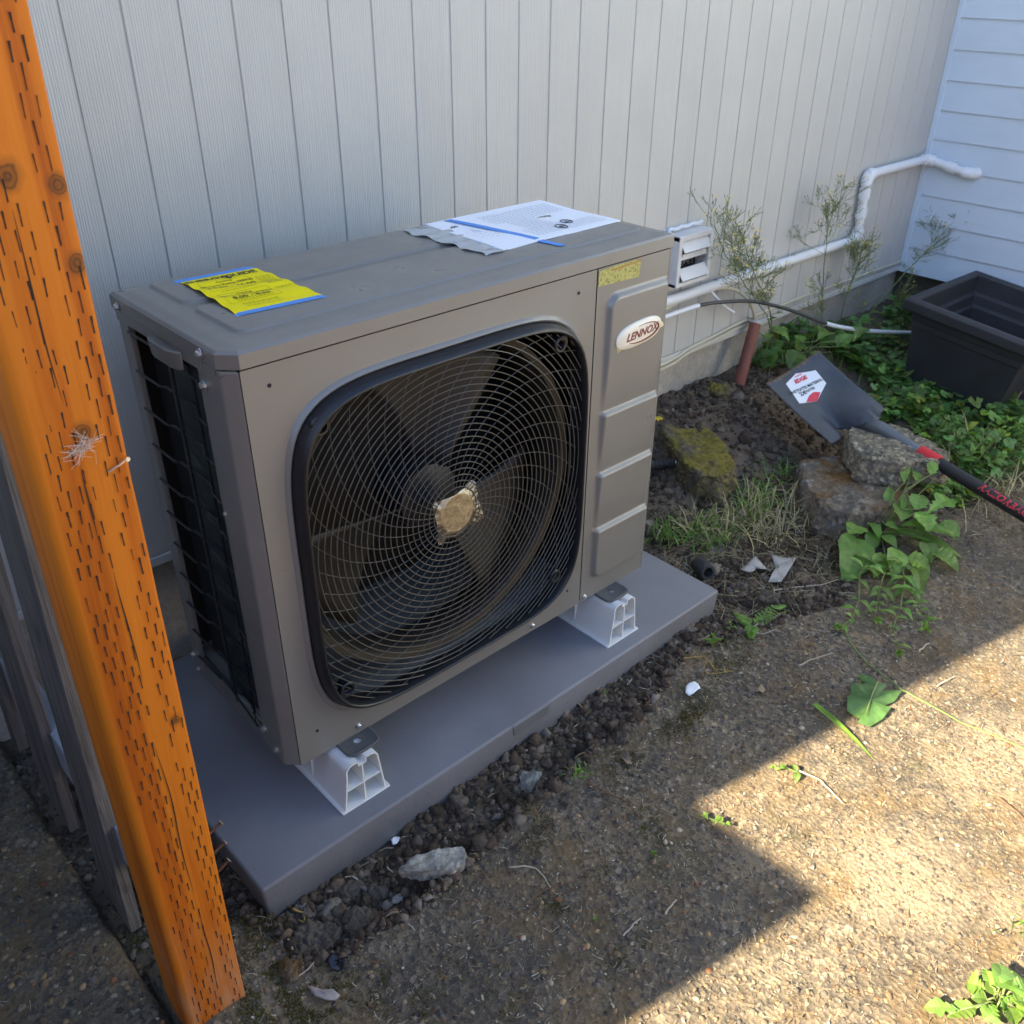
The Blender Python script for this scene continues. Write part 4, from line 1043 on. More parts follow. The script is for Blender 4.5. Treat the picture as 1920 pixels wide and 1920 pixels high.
def bag_pt(u, v, dz=0):
    b = B0[0] * (1 - u) + B0[1] * u; t_ = B0[3] * (1 - u) + B0[2] * u; p = b * (1 - v) + t_ * v
    e = .004 * math.sin(v * 21) * (1 - u)
    return (p[0] + e, p[1] + .002 * math.sin(u * 9), LT + .0018 + .0032 * abs(math.sin(v * 11 + u * 3.0)) * (1 - .6 * u) + .001 * math.sin(v * 37) + dz)
mb = MB(); mb.add(*grid_sheet(bag_pt, 10, 44)); mb.build('bag_end', film, doc, smooth=True, angle=180)

# ================================================================== ORANGE POST AND PICKET FENCE
PB = Vector((-.2885, -.1475, -.070))     # foot of the post
KNOTS = []
ang = math.radians(.9); ex = Vector((math.cos(ang), math.sin(ang), 0)); ey = Vector((-math.sin(ang), math.cos(ang), 0))
PW = .089
lean = Vector((.0254, -.0111, 1)).normalized()
PR = Matrix(((ex.x, ey.x, lean.x), (ex.y, ey.y, lean.y), (0, 0, lean.z)))
corner = Vector((-.344, -.224, -.070)); PO = corner + ex * PW / 2 + ey * PW / 2   # centre of the foot
def post_local(p):
    """pixel on the wide face -> local post coordinates"""
    Mi = np.array(PR.inverted()); o = Mi @ (CAM - np.array(PO)); d = Mi @ ray(p); t_ = (-PW / 2 - o[1]) / d[1]; return o + d * t_
for (p, r) in (((57, 327), .0085), ((149, 345), .0075), ((180, 490), .0075), ((186, 806), .008), ((342, 1347), .0055)):
    q = post_local(p); KNOTS.append((q[0], q[1], q[2], r))
M['post'] = m_post()
post = empty('fence_post', PO, 'orange stained square timber post covered in dark incision marks', 'post')
post.matrix_world = Matrix.Translation(PO) @ PR.to_4x4()
bpy.context.view_layer.update()
def pchild(o): o.parent = post; return o
mb = MB(); r_ = .0085; sec = []
for cx, cy, a0 in ((PW / 2 - r_ * .5, PW / 2 - r_ * .5, 0), (-PW / 2 + r_, PW / 2 - r_, 90), (-PW / 2 + r_ * 1.2, -PW / 2 + r_ * 1.2, 180), (PW / 2 - r_ * .4, -PW / 2 + r_ * .4, 270)):
    rr = {0: r_ * .5, 90: r_, 180: r_ * 1.2, 270: r_ * .4}[a0]
    for k in range(5): a = math.radians(a0 + 90 * k / 4); sec.append((cx + rr * math.cos(a), cy + rr * math.sin(a)))
nS = len(sec); zs_ = [-.02, 0.0, .02, .05] + [.1 + .05 * k for k in range(36)]
V = []
for z in zs_:
    for (x, y) in sec:
        k = .0016 * mnoise.noise((x * 30, y * 30, z * 2.3)) + .0010 * mnoise.noise((x * 90, y * 90, z * 9)); l = math.hypot(x, y); V.append((x + x / l * k, y + y / l * k, z))
mb.add(V, [(i * nS + k, i * nS + (k + 1) % nS, (i + 1) * nS + (k + 1) % nS, (i + 1) * nS + k) for i in range(len(zs_) - 1) for k in range(nS)] + [tuple((len(zs_) - 1) * nS + k for k in range(nS))])
pchild(mb.build('timber', M['post'], None, smooth=True, angle=180))
mb = MB(); rs = random.Random(21)
def slit(x, z, L, w_, face=0):
    k = rs.uniform(-.0006, .0006); y = -PW / 2 - .0011
    if face == 0: mb.add([(x - w_ * .5, y, z), (x + w_ * .5, y, z + .0006), (x + w_ * .42 + k * .5, y, z + L * .5), (x + w_ * .75 + k, y, z + L), (x - w_ * .75 + k, y, z + L), (x - w_ * .42 + k * .5, y, z + L * .5)], [(0, 1, 2, 5), (5, 2, 3, 4)])
pit = .0420
for ci, cx in enumerate((-.0315, -.0252, -.0190, -.0128, -.0066, -.0004, .0058, .0225, .0285, .0345, .0400)):
    z = .018 + (pit * .5 if ci % 2 else 0)
    while z < 1.62:
        skip = any((cx - kx) ** 2 + (z + .005 - kz) ** 2 < (kr * 1.25) ** 2 for kx, ky, kz, kr in KNOTS)
        wander = .0022 * mnoise.noise((cx * 40, z * 2.2, 1)) + .0016 * math.sin(z * 3.1 + ci * .3)
        if not skip and rs.random() > (.10 if ci not in (0, 6, 10) else .4): slit(cx + wander, z, .0190 * rs.uniform(.75, 1.2), .00120 * rs.uniform(.6, 1.35))
        z += pit
# drying checks
for (x0, z0, z1) in ((.0065, .10, .30), (.0042, .32, .62), (.0055, .70, .86), (-.005, 1.05, 1.24), (-.0035, .90, .985)):
    P = []; k = 0; z = z0
    while z < z1: P.append((x0 + .004 * mnoise.noise((z * 9, x0 * 50, 4)), z)); z += .012
    y = -PW / 2 - .0012
    for i in range(len(P) - 1):
        w0 = .0007 * math.sin(math.pi * i / (len(P) - 1)) + .0001; w1 = .0007 * math.sin(math.pi * (i + 1) / (len(P) - 1)) + .0001
        mb.add([(P[i][0] - w0, y, P[i][1]), (P[i][0] + w0, y, P[i][1]), (P[i + 1][0] + w1, y, P[i + 1][1]), (P[i + 1][0] - w1, y, P[i + 1][1])], [(0, 1, 2, 3)])
o = pchild(mb.build('incision', M['slit'])); o['kind'] = 'stuff'
# three rusty nails out of the side, a bent staple, a tuft of fluff
rust = m_paint('rusty_nail', (.12, .052, .025), .75, .4, .3); rust_s = mat('worn_nail_head', (.40, .38, .34), .5, .7)
for (p, tip) in (((419, 1592), (442, 1588)), ((424, 1630), (450, 1618)), ((428, 1668), (449, 1660))):
    Mi = PR.inverted(); q = post_local(p); z = q[2]; y = -.015
    mb = MB(); d_ = Vector((.030, .004, .007 if p[1] < 1660 else .010)); b_ = Vector((PW / 2 - .002, y, z + .002))
    n_ = 14; mb.tube([b_ + d_ * i / n_ for i in range(n_ + 1)], [.0019 + .0004 * (i % 2) for i in range(n_ + 1)], 7)
    o = pchild(mb.build('nail', rust, smooth=True)); mb = MB(); mb.lathe([(.0046, 0), (.0050, .0007), (.0040, .0017)], b_ + d_, d_, 12)
    h = mb.build('nail_head', rust_s, smooth=True); h.parent = o
q = post_local((248, 866)); mb = MB(); y = -PW / 2
mb.tube([(q[0] - .012, y - .0015, q[2] - .0045), (q[0], y - .004, q[2] + .0008), (q[0] + .008, y - .003, q[2] + .004)], .0011, 6); mb.lathe([(.0026, 0), (.0026, .001)], (q[0] + .0085, y - .0045, q[2] + .0045), (.2, -1, .1), 10)
pchild(mb.build('bent_staple', M['steel'], smooth=True))
q = post_local((182, 832)); mb = MB(); rs = random.Random(5)
for k in range(70):
    a = rs.choice([rs.gauss(.6, .4), rs.gauss(3.9, .35), rs.gauss(2.6, .3), rs.uniform(0, 6.28)]); L = rs.uniform(.006, .022); c = (q[0] + rs.gauss(0, .003), y - .002, q[2] + rs.gauss(0, .004)); b_ = rs.gauss(0, .5)
    mb.tube([c, (c[0] + L * .5 * math.cos(a), y - .003 - rs.random() * .005, c[2] + L * .5 * math.sin(a)), (c[0] + L * math.cos(a + b_), y - .002 - rs.random() * .003, c[2] + L * math.sin(a + b_))], .00018, 3, cap=False)
fl = empty('fluff_tuft', PO, 'pale feathery tuft of fluff stuck on the face of the orange post', 'fluff')
fo = mb.build('fibre', mat('pale_fluff', (.62, .50, .38), .9)); fo.parent = fl; fo['kind'] = 'stuff'
fl.matrix_world = post.matrix_world.copy()

fence = empty('picket_fence', (-.325, .30, -.06), 'weathered grey picket fence running from the orange post to the house', 'fence')
XF = -.336
bp = None
for (y0, y1, zb_, h_, cut_) in ((.020, .142, -.055, 1.55, .0), (.288, .412, -.045, 1.55, .02), (.552, .608, -.04, 1.5, 0)):
    mb = MB(); yy = [y0 + (y1 - y0) * k / 6 for k in range(7)]; zz = [zb_ + .0 + h_ * k / 20 for k in range(21)]
    V = []
    for side in (0, 1):
        for z in zz:
            for k, y in enumerate(yy):
                wv = .0018 * mnoise.noise((y * 40, z * 3, side)) + .002 * mnoise.noise((y * 6, z * 1.2, 9)); chip = (.004 * mnoise.noise((z * 14, y0, 2)) if k in (0, 6) else 0)
                V.append((XF + (.019 if side else 0) + wv + .033 * (z - zb_), y + chip, z + (.006 * mnoise.noise((y * 60, 1, y0)) + cut_ * (k / 6) if z == zz[0] else 0)))
    n7 = 7; N = 21 * n7; f = []
    for j in range(20):
        for k in range(6): a = j * n7 + k; f += [(a, a + 1, a + n7 + 1, a + n7), (N + a, N + a + n7, N + a + n7 + 1, N + a + 1)]
        for k in (0, 6): a = j * n7 + k; f.append((a, a + n7, N + a + n7, N + a))
    for j in (0, 20):
        for k in range(6): a = j * n7 + k; f.append((a, a + 1, N + a + 1, N + a))
    mb.add(V, f); o = mb.build('picket', M['grey_board'], fence, smooth=True, angle=50, origin=(XF, (y0 + y1) / 2, zb_))
for z in (.105, .95):
    mb = MB(); mb.box(XF + .0225, XF + .055, -.128, YW - .003, z, z + .085); mb.build('rail', M['grey_rail'], fence, bevel=.004)
# ================================================================== ROCKS, STONES
def rock(name, label, cat, poly, ztop, thick, m, seed, rough=.012, group=None, spread=.012, sub=4, tiltv=(0, 0), fs=1.0):
    """poly: outline of the upper face (x, y); the block hangs down from ztop"""
    rng = random.Random(seed); c = Vector((sum(p[0] for p in poly) / len(poly), sum(p[1] for p in poly) / len(poly)))
    bm = bmesh.new(); zt_ = lambda x, y: ztop + tiltv[0] * (x - c.x) + tiltv[1] * (y - c.y)
    up = [bm.verts.new((p[0], p[1], zt_(*p[:2]))) for p in poly]
    lo = [bm.verts.new((p[0] + (p[0] - c.x) * spread * 8 + rng.uniform(-.3, .3) * spread, p[1] + (p[1] - c.y) * spread * 8 + rng.uniform(-.3, .3) * spread, zt_(*p[:2]) - thick)) for p in poly]
    n = len(poly)
    bm.faces.new(up); bm.faces.new(lo[::-1])
    for i in range(n): bm.faces.new((up[i], lo[i], lo[(i + 1) % n], up[(i + 1) % n]))
    bmesh.ops.recalc_face_normals(bm, faces=bm.faces)
    bmesh.ops.bevel(bm, geom=list(bm.edges), offset=min(.18 * thick, .008), segments=2, affect='EDGES', profile=.6)
    bmesh.ops.triangulate(bm, faces=bm.faces)
    for it in range(sub):
        el = max(.0045 / fs ** .5, .03 / 2 ** it); es = [e for e in bm.edges if e.calc_length() > el]
        if es: bmesh.ops.subdivide_edges(bm, edges=es, cuts=1, use_grid_fill=False); bmesh.ops.triangulate(bm, faces=[f for f in bm.faces if len(f.verts) > 3])
    bm.normal_update(); s3 = seed * 7.3
    for v in bm.verts:
        p = v.co.copy(); q_ = p * fs; k = rough * mnoise.noise((q_.x * 14 + s3, q_.y * 14, q_.z * 14)) + rough * .55 * mnoise.noise((q_.x * 38 + s3, q_.y * 38, q_.z * 38)) + rough * .42 * mnoise.noise((q_.x * 95, q_.y * 95 + s3, q_.z * 95)) + rough * .22 * mnoise.noise((q_.x * 210, q_.y * 210 + s3, q_.z * 210))
        v.co = p + v.normal * k
    ctr = Vector((c.x, c.y, ztop - thick))
    for v in bm.verts: v.co -= ctr
    me = bpy.data.meshes.new(name); bm.to_mesh(me); bm.free(); me.materials.append(m)
    me.polygons.foreach_set('use_smooth', [True] * len(me.polygons))
    o = bpy.data.objects.new(name, me); COL.objects.link(o); o.location = ctr
    return tag(o, label, cat, group)
def on(pxs, z): return [tuple(onz(p, z)[:2]) for p in pxs]
rock('concrete_chunk', 'yellow mossy concrete chunk lying on the soil beside the heat pump', 'rock', on([(1238, 808), (1262, 792), (1310, 788), (1340, 815), (1372, 850), (1377, 872), (1350, 888), (1312, 885), (1282, 862)], .050), .050, .078, M['rock_moss'], 2, .012, tiltv=(.03, .05))
rock('concrete_chunk', 'largest concrete chunk with rust brown moss on top, under a smaller chunk', 'rock', on([(1500, 868), (1545, 856), (1600, 858), (1655, 880), (1708, 900), (1690, 930), (1648, 952), (1590, 962), (1540, 945), (1508, 905)], .022), .022, .105, M['rock_mid'], 5, .012)
rock('concrete_chunk', 'pebbly exposed aggregate concrete chunk resting on the larger chunk by the shovel handle', 'rock', on([(1588, 806), (1602, 796), (1640, 793), (1690, 800), (1740, 822), (1780, 842), (1772, 862), (1715, 862), (1688, 868), (1620, 862), (1598, 838)], .095), .095, .072, M['rock_agg'], 9, .010, tiltv=(-.02, .05))
rock('concrete_piece', 'long pale grey broken concrete piece lying in the soil in front of the pad', 'rock', on([(745, 1628), (770, 1606), (800, 1600), (835, 1588), (868, 1583), (879, 1596), (874, 1615), (850, 1632), (822, 1632), (790, 1634)], -.035), -.035, .035, M['rock_pale'], 12, .006, spread=-.004)
st_px = [((992, 1466), 26, 'pale grey stone beside a small leaf in the soil along the pad', 'rock_pale'), ((600, 1775), 52, 'big dark clod in the hollow below the corner of the pad', 'stone'), ((672, 1735), 36, 'upright brown clod leaning at the edge of the concrete', 'stone'),
         ((704, 1676), 17, 'rounded grey stone in the dug soil above the upright clod', 'stone'), ((660, 1672), 22, 'flat tan stone in the dug soil near the pad corner', 'stone'), ((622, 1697), 15, 'small ochre stone half buried below the pad corner', 'stone'),
         ((745, 1690), 14, 'blue grey stone at the broken concrete edge', 'rock_pale'), ((1165, 1385), 17, 'grey stone at the foot of the pad by the white disc', 'stone'), ((1060, 1500), 16, 'dark stone beside the moss in front of the pad', 'stone'),
         ((700, 1625), 16, 'brown lump against the pad beside the white chip', 'stone'), ((985, 1420), 12, 'little buff stone tucked against the pad', 'stone'), ((1395, 1100), 20, 'brown clod below the torn card scrap', 'stone'), ((1440, 1128), 24, 'rounded brown clod near the fern', 'stone'), ((1262, 925), 18, 'brown clod below the metal hose end', 'stone'),
         ((1240, 1058), 22, 'reddish bark lump beside the black pipe fitting', 'stone'), ((1375, 905), 14, 'grey pebble next to the yellow mossy chunk', 'stone'), ((545, 1825), 30, 'broken concrete corner with moss beside the hollow', 'rock_mid'), ((1345, 742), 30, 'dark mossy lump on the soil mound against the foundation', 'rock_moss')]
for i, ((px, py), rp, lab, mk) in enumerate(st_px):
    a = G((px, py)); depth = float((a - CAM) @ CF); r = rp * depth / FPX; rs = random.Random(100 + i); rot = rs.uniform(0, 3)
    poly = [(a[0] + r * math.cos(t + rot) * rs.uniform(.7, 1.05), a[1] + r * .8 * math.sin(t + rot) * rs.uniform(.7, 1.05)) for t in [2 * math.pi * k / 8 for k in range(8)]]
    rock('stone', lab, 'stone', poly, a[2] + r * .55, r * 1.2, M[mk], 40 + i, r * .34, 'loose stones and clods around the pad', spread=.02, sub=4, fs=max(1.0, .075 / r))
# bits of litter one can pick out
def flat_piece(name, label, cat, pxs, m, lift=.006, thick=.0012, curl=.004, group=None, seed=1):
    c = G((sum(p[0] for p in pxs) / len(pxs), sum(p[1] for p in pxs) / len(pxs))); P = [onz(p, c[2] + lift) for p in pxs]
    ctr = sum(P) / len(P); mb = MB(); n = len(P); rings = []
    for f in (0.02, .35, .7, 1.0):
        rings.append([ctr + (p - ctr) * f + np.array((0, 0, curl * f * f * math.sin(2.2 * i + seed) + curl * .35 * math.sin(5 * i + seed))) for i, p in enumerate(P)])
    V = [q - ctr for R in rings for q in R]; F = [(i * n + k, i * n + (k + 1) % n, (i + 1) * n + (k + 1) % n, (i + 1) * n + k) for i in range(3) for k in range(n)] + [tuple(range(n))]
    mb.add(V, F); o = mb.build(name, m, smooth=True, angle=60); o.location = ctr
    s_ = o.modifiers.new('thick', 'SOLIDIFY'); s_.thickness = thick; s_.offset = 1
    return tag(o, label, cat, group)
card = m_paint('grey_card', (.42, .39, .35), .8, .25, .4); dead = m_paint('dead_leaf', (.28, .20, .13), .75, .35, .5); pale = m_paint('pale_dead_leaf', (.40, .33, .29), .75, .25, .5); wht = mat('white_disc_plastic', (.82, .84, .86), .4)
flat_piece('card_scrap', 'torn pale grey card scrap lying on the soil right of the pad', 'scrap', [(1445, 1044), (1470, 1046), (1494, 1042), (1485, 1062), (1465, 1091), (1440, 1091), (1447, 1078), (1455, 1062)], card, .016, .0015, .006)
flat_piece('crumpled_card', 'curled strip of torn grey card beside the flat card scrap', 'scrap', [(1388, 1068), (1398, 1056), (1415, 1050), (1432, 1056), (1446, 1066), (1442, 1074), (1425, 1064), (1412, 1066), (1402, 1078)], card, .018, .0015, .012, seed=3)
flat_piece('plastic_disc', 'small white plastic disc half buried in front of the pad', 'disc', [(1285, 1300), (1286, 1288), (1292, 1281), (1301, 1279), (1309, 1283), (1313, 1291), (1308, 1294), (1300, 1300), (1292, 1305)], wht, .010, .002, .001)
flat_piece('plastic_chip', 'small white plastic chip against the foot of the pad', 'chip', [(733, 1577), (738, 1570), (748, 1568), (751, 1574), (744, 1582), (737, 1585)], wht, .010, .002, .002)
flat_piece('bark_flake', 'flat pale pinkish bark flake on the moss near the post', 'bark', [(575, 1850), (585, 1848), (605, 1853), (625, 1856), (638, 1866), (628, 1874), (612, 1875), (592, 1866)], pale, .006, .003, .003)
flat_piece('dead_leaf', 'curled brown dead leaf with a stalk near the white disc', 'dead leaf', [(1388, 1284), (1405, 1286), (1420, 1290), (1428, 1284), (1436, 1290), (1430, 1302), (1424, 1298), (1408, 1294)], dead, .007, .0006, .006, seed=2)
flat_piece('dead_leaf', 'pale dry leaf standing on moss in front of the pad', 'dead leaf', [(1160, 1410), (1170, 1408), (1178, 1418), (1186, 1428), (1176, 1432), (1166, 1424)], dead, .012, .0006, .009, seed=4)
flat_piece('foil_wrapper', 'crumpled dark blue black wrapper on the broken concrete edge', 'wrapper', [(610, 1798), (622, 1790), (640, 1786), (652, 1796), (650, 1810), (636, 1818), (620, 1816)], mat('dark_wrapper', (.02, .022, .03), .25), .010, .001, .012, seed=6)
ochre = mat('dry_ochre_stem', (.42, .27, .07), .8)
def twig(label, pxs, r, m, lift=.006, name='twig', group=None, cat='twig', h=None):
    P = []
    for i, p in enumerate(pxs):
        a = G(p); P.append(a + np.array((0, 0, lift + (h[i] if h else .003 * (i % 2)))))
    Q = []
    for i in range(len(P) - 1):
        for k in range(4): Q.append(P[i] + (P[i + 1] - P[i]) * k / 4)
    Q.append(P[-1]); o0 = np.array(Q[0]); mb = MB(); n = len(Q); rs = random.Random(int(pxs[0][0]))
    mb.tube([q - o0 + np.array((rs.gauss(0, r * .35), rs.gauss(0, r * .35), 0)) for q in Q], [r * (1 - .5 * i / n) for i in range(n)], 6); o = mb.build(name, m, smooth=True); o.location = o0; return tag(o, label, cat, group)
tw = m_paint('dry_twig', (.26, .19, .12), .8, .3, .3); tw2 = m_paint('red_brown_twig', (.17, .085, .05), .8, .3, .3); tw3 = m_paint('bleached_twig', (.46, .40, .31), .8, .2, .3)
GTW = 'dry twigs and stems lying on the ground'
for lab, pxs, r, m in (('crooked bleached twig ending in a root tangle in mid concrete', [(955, 1630), (985, 1630), (1005, 1632), (1020, 1650), (1032, 1668)], .0016, tw3), ('long curved reddish twig with a bark end below the crooked twig', [(997, 1690), (1020, 1675), (1045, 1665), (1070, 1660)], .0014, tw2),
                       ('dark root twig crossing a mossy knob ahead of the pad', [(1100, 1472), (1130, 1488), (1165, 1502), (1180, 1515), (1200, 1538)], .0020, tw2), ('straight pale stalk lying near the shadow edge', [(1247, 1718), (1257, 1705), (1268, 1692)], .0019, tw3),
                       ('bent pale stalk below the straight stalk', [(1168, 1758), (1185, 1742), (1200, 1726)], .0017, tw3), ('long dry stem right of the torn card scrap', [(1450, 1110), (1490, 1106), (1540, 1100), (1570, 1092)], .0018, tw3), ('pale stick on the concrete beside the dead leaf', [(1497, 1253), (1520, 1242), (1560, 1228)], .0016, tw3),
                       ('short pale chip of wood near the trailing weed', [(1722, 1226), (1734, 1214), (1742, 1210)], .0024, tw3), ('long straw stem arching by the brown moss chunk', [(1445, 962), (1480, 966), (1520, 985), (1556, 1030), (1545, 1052)], .0016, tw3), ('dark twig lying in the sun at the picture edge', [(1870, 1498), (1888, 1515), (1905, 1525), (1920, 1545)], .0018, tw2),
                       ('yellowed creeping root loop near the small seedlings', [(1280, 1238), (1320, 1236), (1340, 1258), (1375, 1264), (1325, 1268), (1318, 1250)], .0012, ochre), ('thin dry runner below the fern', [(1382, 1176), (1400, 1190), (1430, 1192), (1455, 1186)], .0013, tw3), ('needle pair on the concrete below the wrapper', [(684, 1800), (700, 1810), (722, 1812), (742, 1804)], .0011, tw2),
                       ('white stalk leaning over the hollow edge', [(560, 1835), (580, 1822), (598, 1798)], .0013, tw3), ('fine pale hair stem across the pad edge', [(668, 1545), (690, 1548), (712, 1560), (728, 1578)], .0006, tw3), ('ochre curled root at the pad corner', [(538, 1703), (552, 1712), (575, 1716), (572, 1735), (560, 1730)], .0022, ochre), ('thin sunlit stalk near the shadow edge', [(1755, 1290), (1772, 1282), (1788, 1272)], .0016, tw3)):
    twig(lab, pxs, r, m, group=GTW)

# ================================================================== BLACK FITTING, HOSE END, RUST PIPE
a = G((1325, 1088)); rub = m_paint('grey_black_rubber', (.035, .035, .036), .7, .35, .3)
mb = MB(); d_ = Vector((-.42, -.80, .22)).normalized(); n = 24
mb.lathe([(.012, .000), (.0135, .030), (.0135, .0335), (.019, .0335), (.0225, .029), (.0235, .015), (.0230, -.020), (.0205, -.032), (.001, -.033)], (0, 0, 0), d_, n, cap=False)
mb.lathe([(.0001, -.002), (.012, 0)], (0, 0, 0), d_, n, cap=False)
o = mb.build('pipe_fitting', rub, smooth=True, angle=35); o.location = (a[0] + .012, a[1] + .025, a[2] + .020); tag(o, 'black rubber pipe fitting lying beside the pad corner', 'pipe fitting')
h0 = G((1222, 888)); h1 = G((1262, 879)); hose = empty('hose_end', h1, 'silver metal coupling on the end of a black corrugated hose', 'hose')
d_ = Vector(h1 - h0); d_.z = 0; d_.normalize(); up = Vector((0, 0, .022)); e = Vector(h1) + up
mb = MB(); N_ = 60; mb.tube([e - d_ * (.40 - .40 * i / N_) + Vector((0, 0, -.012 * (1 - i / N_))) for i in range(N_ + 1)], [.0145 + .0016 * (1 if i % 2 else -1) for i in range(N_ + 1)], 14)
mb.build('corrugated_hose', rub, hose, smooth=True)
mb = MB(); mb.lathe([(.0165, 0), (.0175, .002), (.0175, .016), (.0150, .018), (.0150, .021), (.0175, .023), (.0175, .034), (.0155, .036), (.012, .036), (.011, .01)], e, d_, 20); mb.build('coupling', M['steel'], hose, smooth=True, angle=30)
rb = ony((1388, 712), .548); rt = ony((1417, 603), .575)
rp = empty('rust_pipe', rb, 'rusty red standing pipe with a pale rim at the foot of the foundation', 'pipe')
mb = MB(); dd = (rt - rb); mb.tube([rb - dd * .25, rb, rb + dd * .5, rt], .0195, 18, cap=True); mb.build('pipe_body', m_paint('red_oxide', (.255, .085, .055), .7, .25, .3), rp, smooth=True, angle=40)
mb = MB(); dn = Vector(dd).normalized(); mb.lathe([(.0205, -.006), (.0210, .004), (.0160, .0045), (.0155, -.01)], rt, dn, 18); mb.build('pipe_rim', mat('pale_rim', (.50, .48, .46), .6), rp, smooth=True, angle=30)

# ================================================================== VENT, WHITE PIPE, CABLES
vent = empty('wall_vent', (1.86, YW, .53), 'white louvred vent hood on the siding, one flap hanging open', 'vent')
vp = m_paint('vent_plastic', (.66, .65, .63), .5, .15, .2)
vy = .558
vz = lambda p: ony(p, vy)
A = vz((1277, 445)); B = vz((1338, 428)); C_ = vz((1330, 524)); E_ = vz((1262, 541))
vx0, vx1, vz0, vz1 = (A[0] + E_[0]) / 2 + .004, (B[0] + C_[0]) / 2, (C_[2] + E_[2]) / 2, (A[2] + B[2]) / 2
mb = MB(); fw = .016
mb.box(vx0, vx1, vy, YW, vz1 - fw, vz1); mb.box(vx0, vx1, vy + .0005, YW, vz0, vz0 + fw * .8); mb.box(vx0, vx0 + fw, vy - .0007, YW, vz0 + .0006, vz1 - .0006); mb.box(vx1 - fw, vx1, vy - .0007, YW, vz0 + .0006, vz1 - .0006)
mb.build('hood_frame', vp, vent, bevel=.002)
mb = MB(); mb.box(vx0 - .012, vx1 + .012, YW - .006, YW - .0004, vz0 - .01, vz1 + .014); mb.build('wall_flange', vp, vent, bevel=.002)
mb = MB(); mb.box(vx0 + fw, vx1 - fw, YW - .012, YW - .0065, vz0 + fw, vz1 - fw); mb.build('duct_opening', M['unit_dark'], vent)
hh = (vz1 - vz0 - 1.8 * fw) / 3
for i, open_ in ((0, .020), (1, .004), (2, .022)):
    zt_ = vz1 - fw - i * hh - .002; L_ = hh * (.72 if i != 1 else .34); mb = MB()
    mb.prism([(vx0 + fw + .001, vy + .010, zt_), (vx1 - fw - .001, vy + .010, zt_), (vx1 - fw - .001, vy + .010 - open_, zt_ - L_), (vx0 + fw + .001, vy + .010 - open_, zt_ - L_)], (0, .002, .0005)); mb.build('flap', vp, vent)
mb = MB(); rs = random.Random(3)
for k in range(120):
    x = rs.uniform(vx0 + fw, vx1 - fw); z = rs.choice([vz1 - fw - hh * .86, vz1 - fw - hh * 1.5, vz0 + fw * .9]) + rs.gauss(0, .004); c = (x, vy + .012, z); mb.tube([c, (x + rs.gauss(0, .006), vy + .008, z + rs.gauss(0, .006)), (x + rs.gauss(0, .009), vy + .012, z + rs.gauss(0, .007))], .0007, 3, cap=False)
mb.build('lint', mat('dryer_lint', (.20, .17, .15), .95), vent)['kind'] = 'stuff'
mb = MB(); P = [(vx0 - .004 + .006 * math.sin(k * 1.9), YW - .012 - .012 * abs(math.sin(k * 1.3)), vz1 + .01 - (vz1 - vz0 + .01) * k / 14) for k in range(15)]; mb.tube(P, [.006 + .003 * math.sin(k * 2.2) for k in range(15)], 7)
P = [(vx0 + (vx1 - vx0) * k / 10, YW - .009, vz1 + .010 + .003 * math.sin(k * 2)) for k in range(11)]; mb.tube(P, .006, 7)
mb.build('caulk', mat('white_caulk', (.68, .70, .74), .4), vent, smooth=True, angle=180)
pv = mat('white_pvc', (.70, .70, .69), .4); pipe = empty('pvc_pipe', (2.6, YW - .03, .43), 'white plastic pipe run along the siding, up and round the corner', 'pipe')
PR_ = .0165; yp = YW - .024
zA = ony((1240, 565), yp)[2]; q1 = ony((1606, 448), yp); q2 = ony((1618, 330), yp); q3 = ony((1722, 302), yp)
xe = XR - .030; q4 = onx((1822, 328), xe)
def seg(name, P, r, mm=pv): mb = MB(); mb.tube(P, r, 14); return mb.build(name, mm, pipe, smooth=True, angle=40)
def bend(p0, p1, p2, r, k=7):
    p0, p1, p2 = Vector(p0), Vector(p1), Vector(p2); a = p1 + (p0 - p1).normalized() * r; b = p1 + (p2 - p1).normalized() * r
    return [a * (1 - t) ** 2 + p1 * 2 * t * (1 - t) + b * t * t for t in [i / k for i in range(k + 1)]]
J = [Vector((.7, yp, zA + (q1[2] - zA) * -1.0 * 0)), Vector((q1[0], yp, q1[2])), Vector((q1[0] - .012, yp, q2[2])), Vector((xe - .0, yp, q3[2])), Vector((xe, q4[1], q4[2])), Vector((XR + .01, q4[1] - .012, q4[2] + .006))]
for i in range(5): seg('pipe_length', [J[i], J[i] * .5 + J[i + 1] * .5, J[i + 1]], PR_)
for i in range(1, 5): seg('elbow', bend(J[i - 1], J[i], J[i + 1], .035), PR_ + .0055)
for f in (.42, .72): c = J[1] * (1 - f) + J[2] * f; seg('coupling', [c - Vector((0, 0, .018)), c + Vector((0, 0, .018))], PR_ + .0048)
c = J[3] * .45 + J[4] * .55; dd = (J[4] - J[3]).normalized(); seg('coupling', [c - dd * .02, c + dd * .02], PR_ + .0048)
for x in (1.95, 2.4, 2.75): mb = MB(); mb.tube([(x, yp + .024 - .028 + PR_ * math.cos(t) * 1.18, zA + (q1[2] - zA) * (x - .7) / (q1[0] - .7) + PR_ * 1.18 * math.sin(t)) for t in [math.pi * k / 10 - 1.57 for k in range(11)]], .003, 6); mb.build('pipe_strap', mat('strap_metal', (.42, .42, .42), .5, .6), pipe)
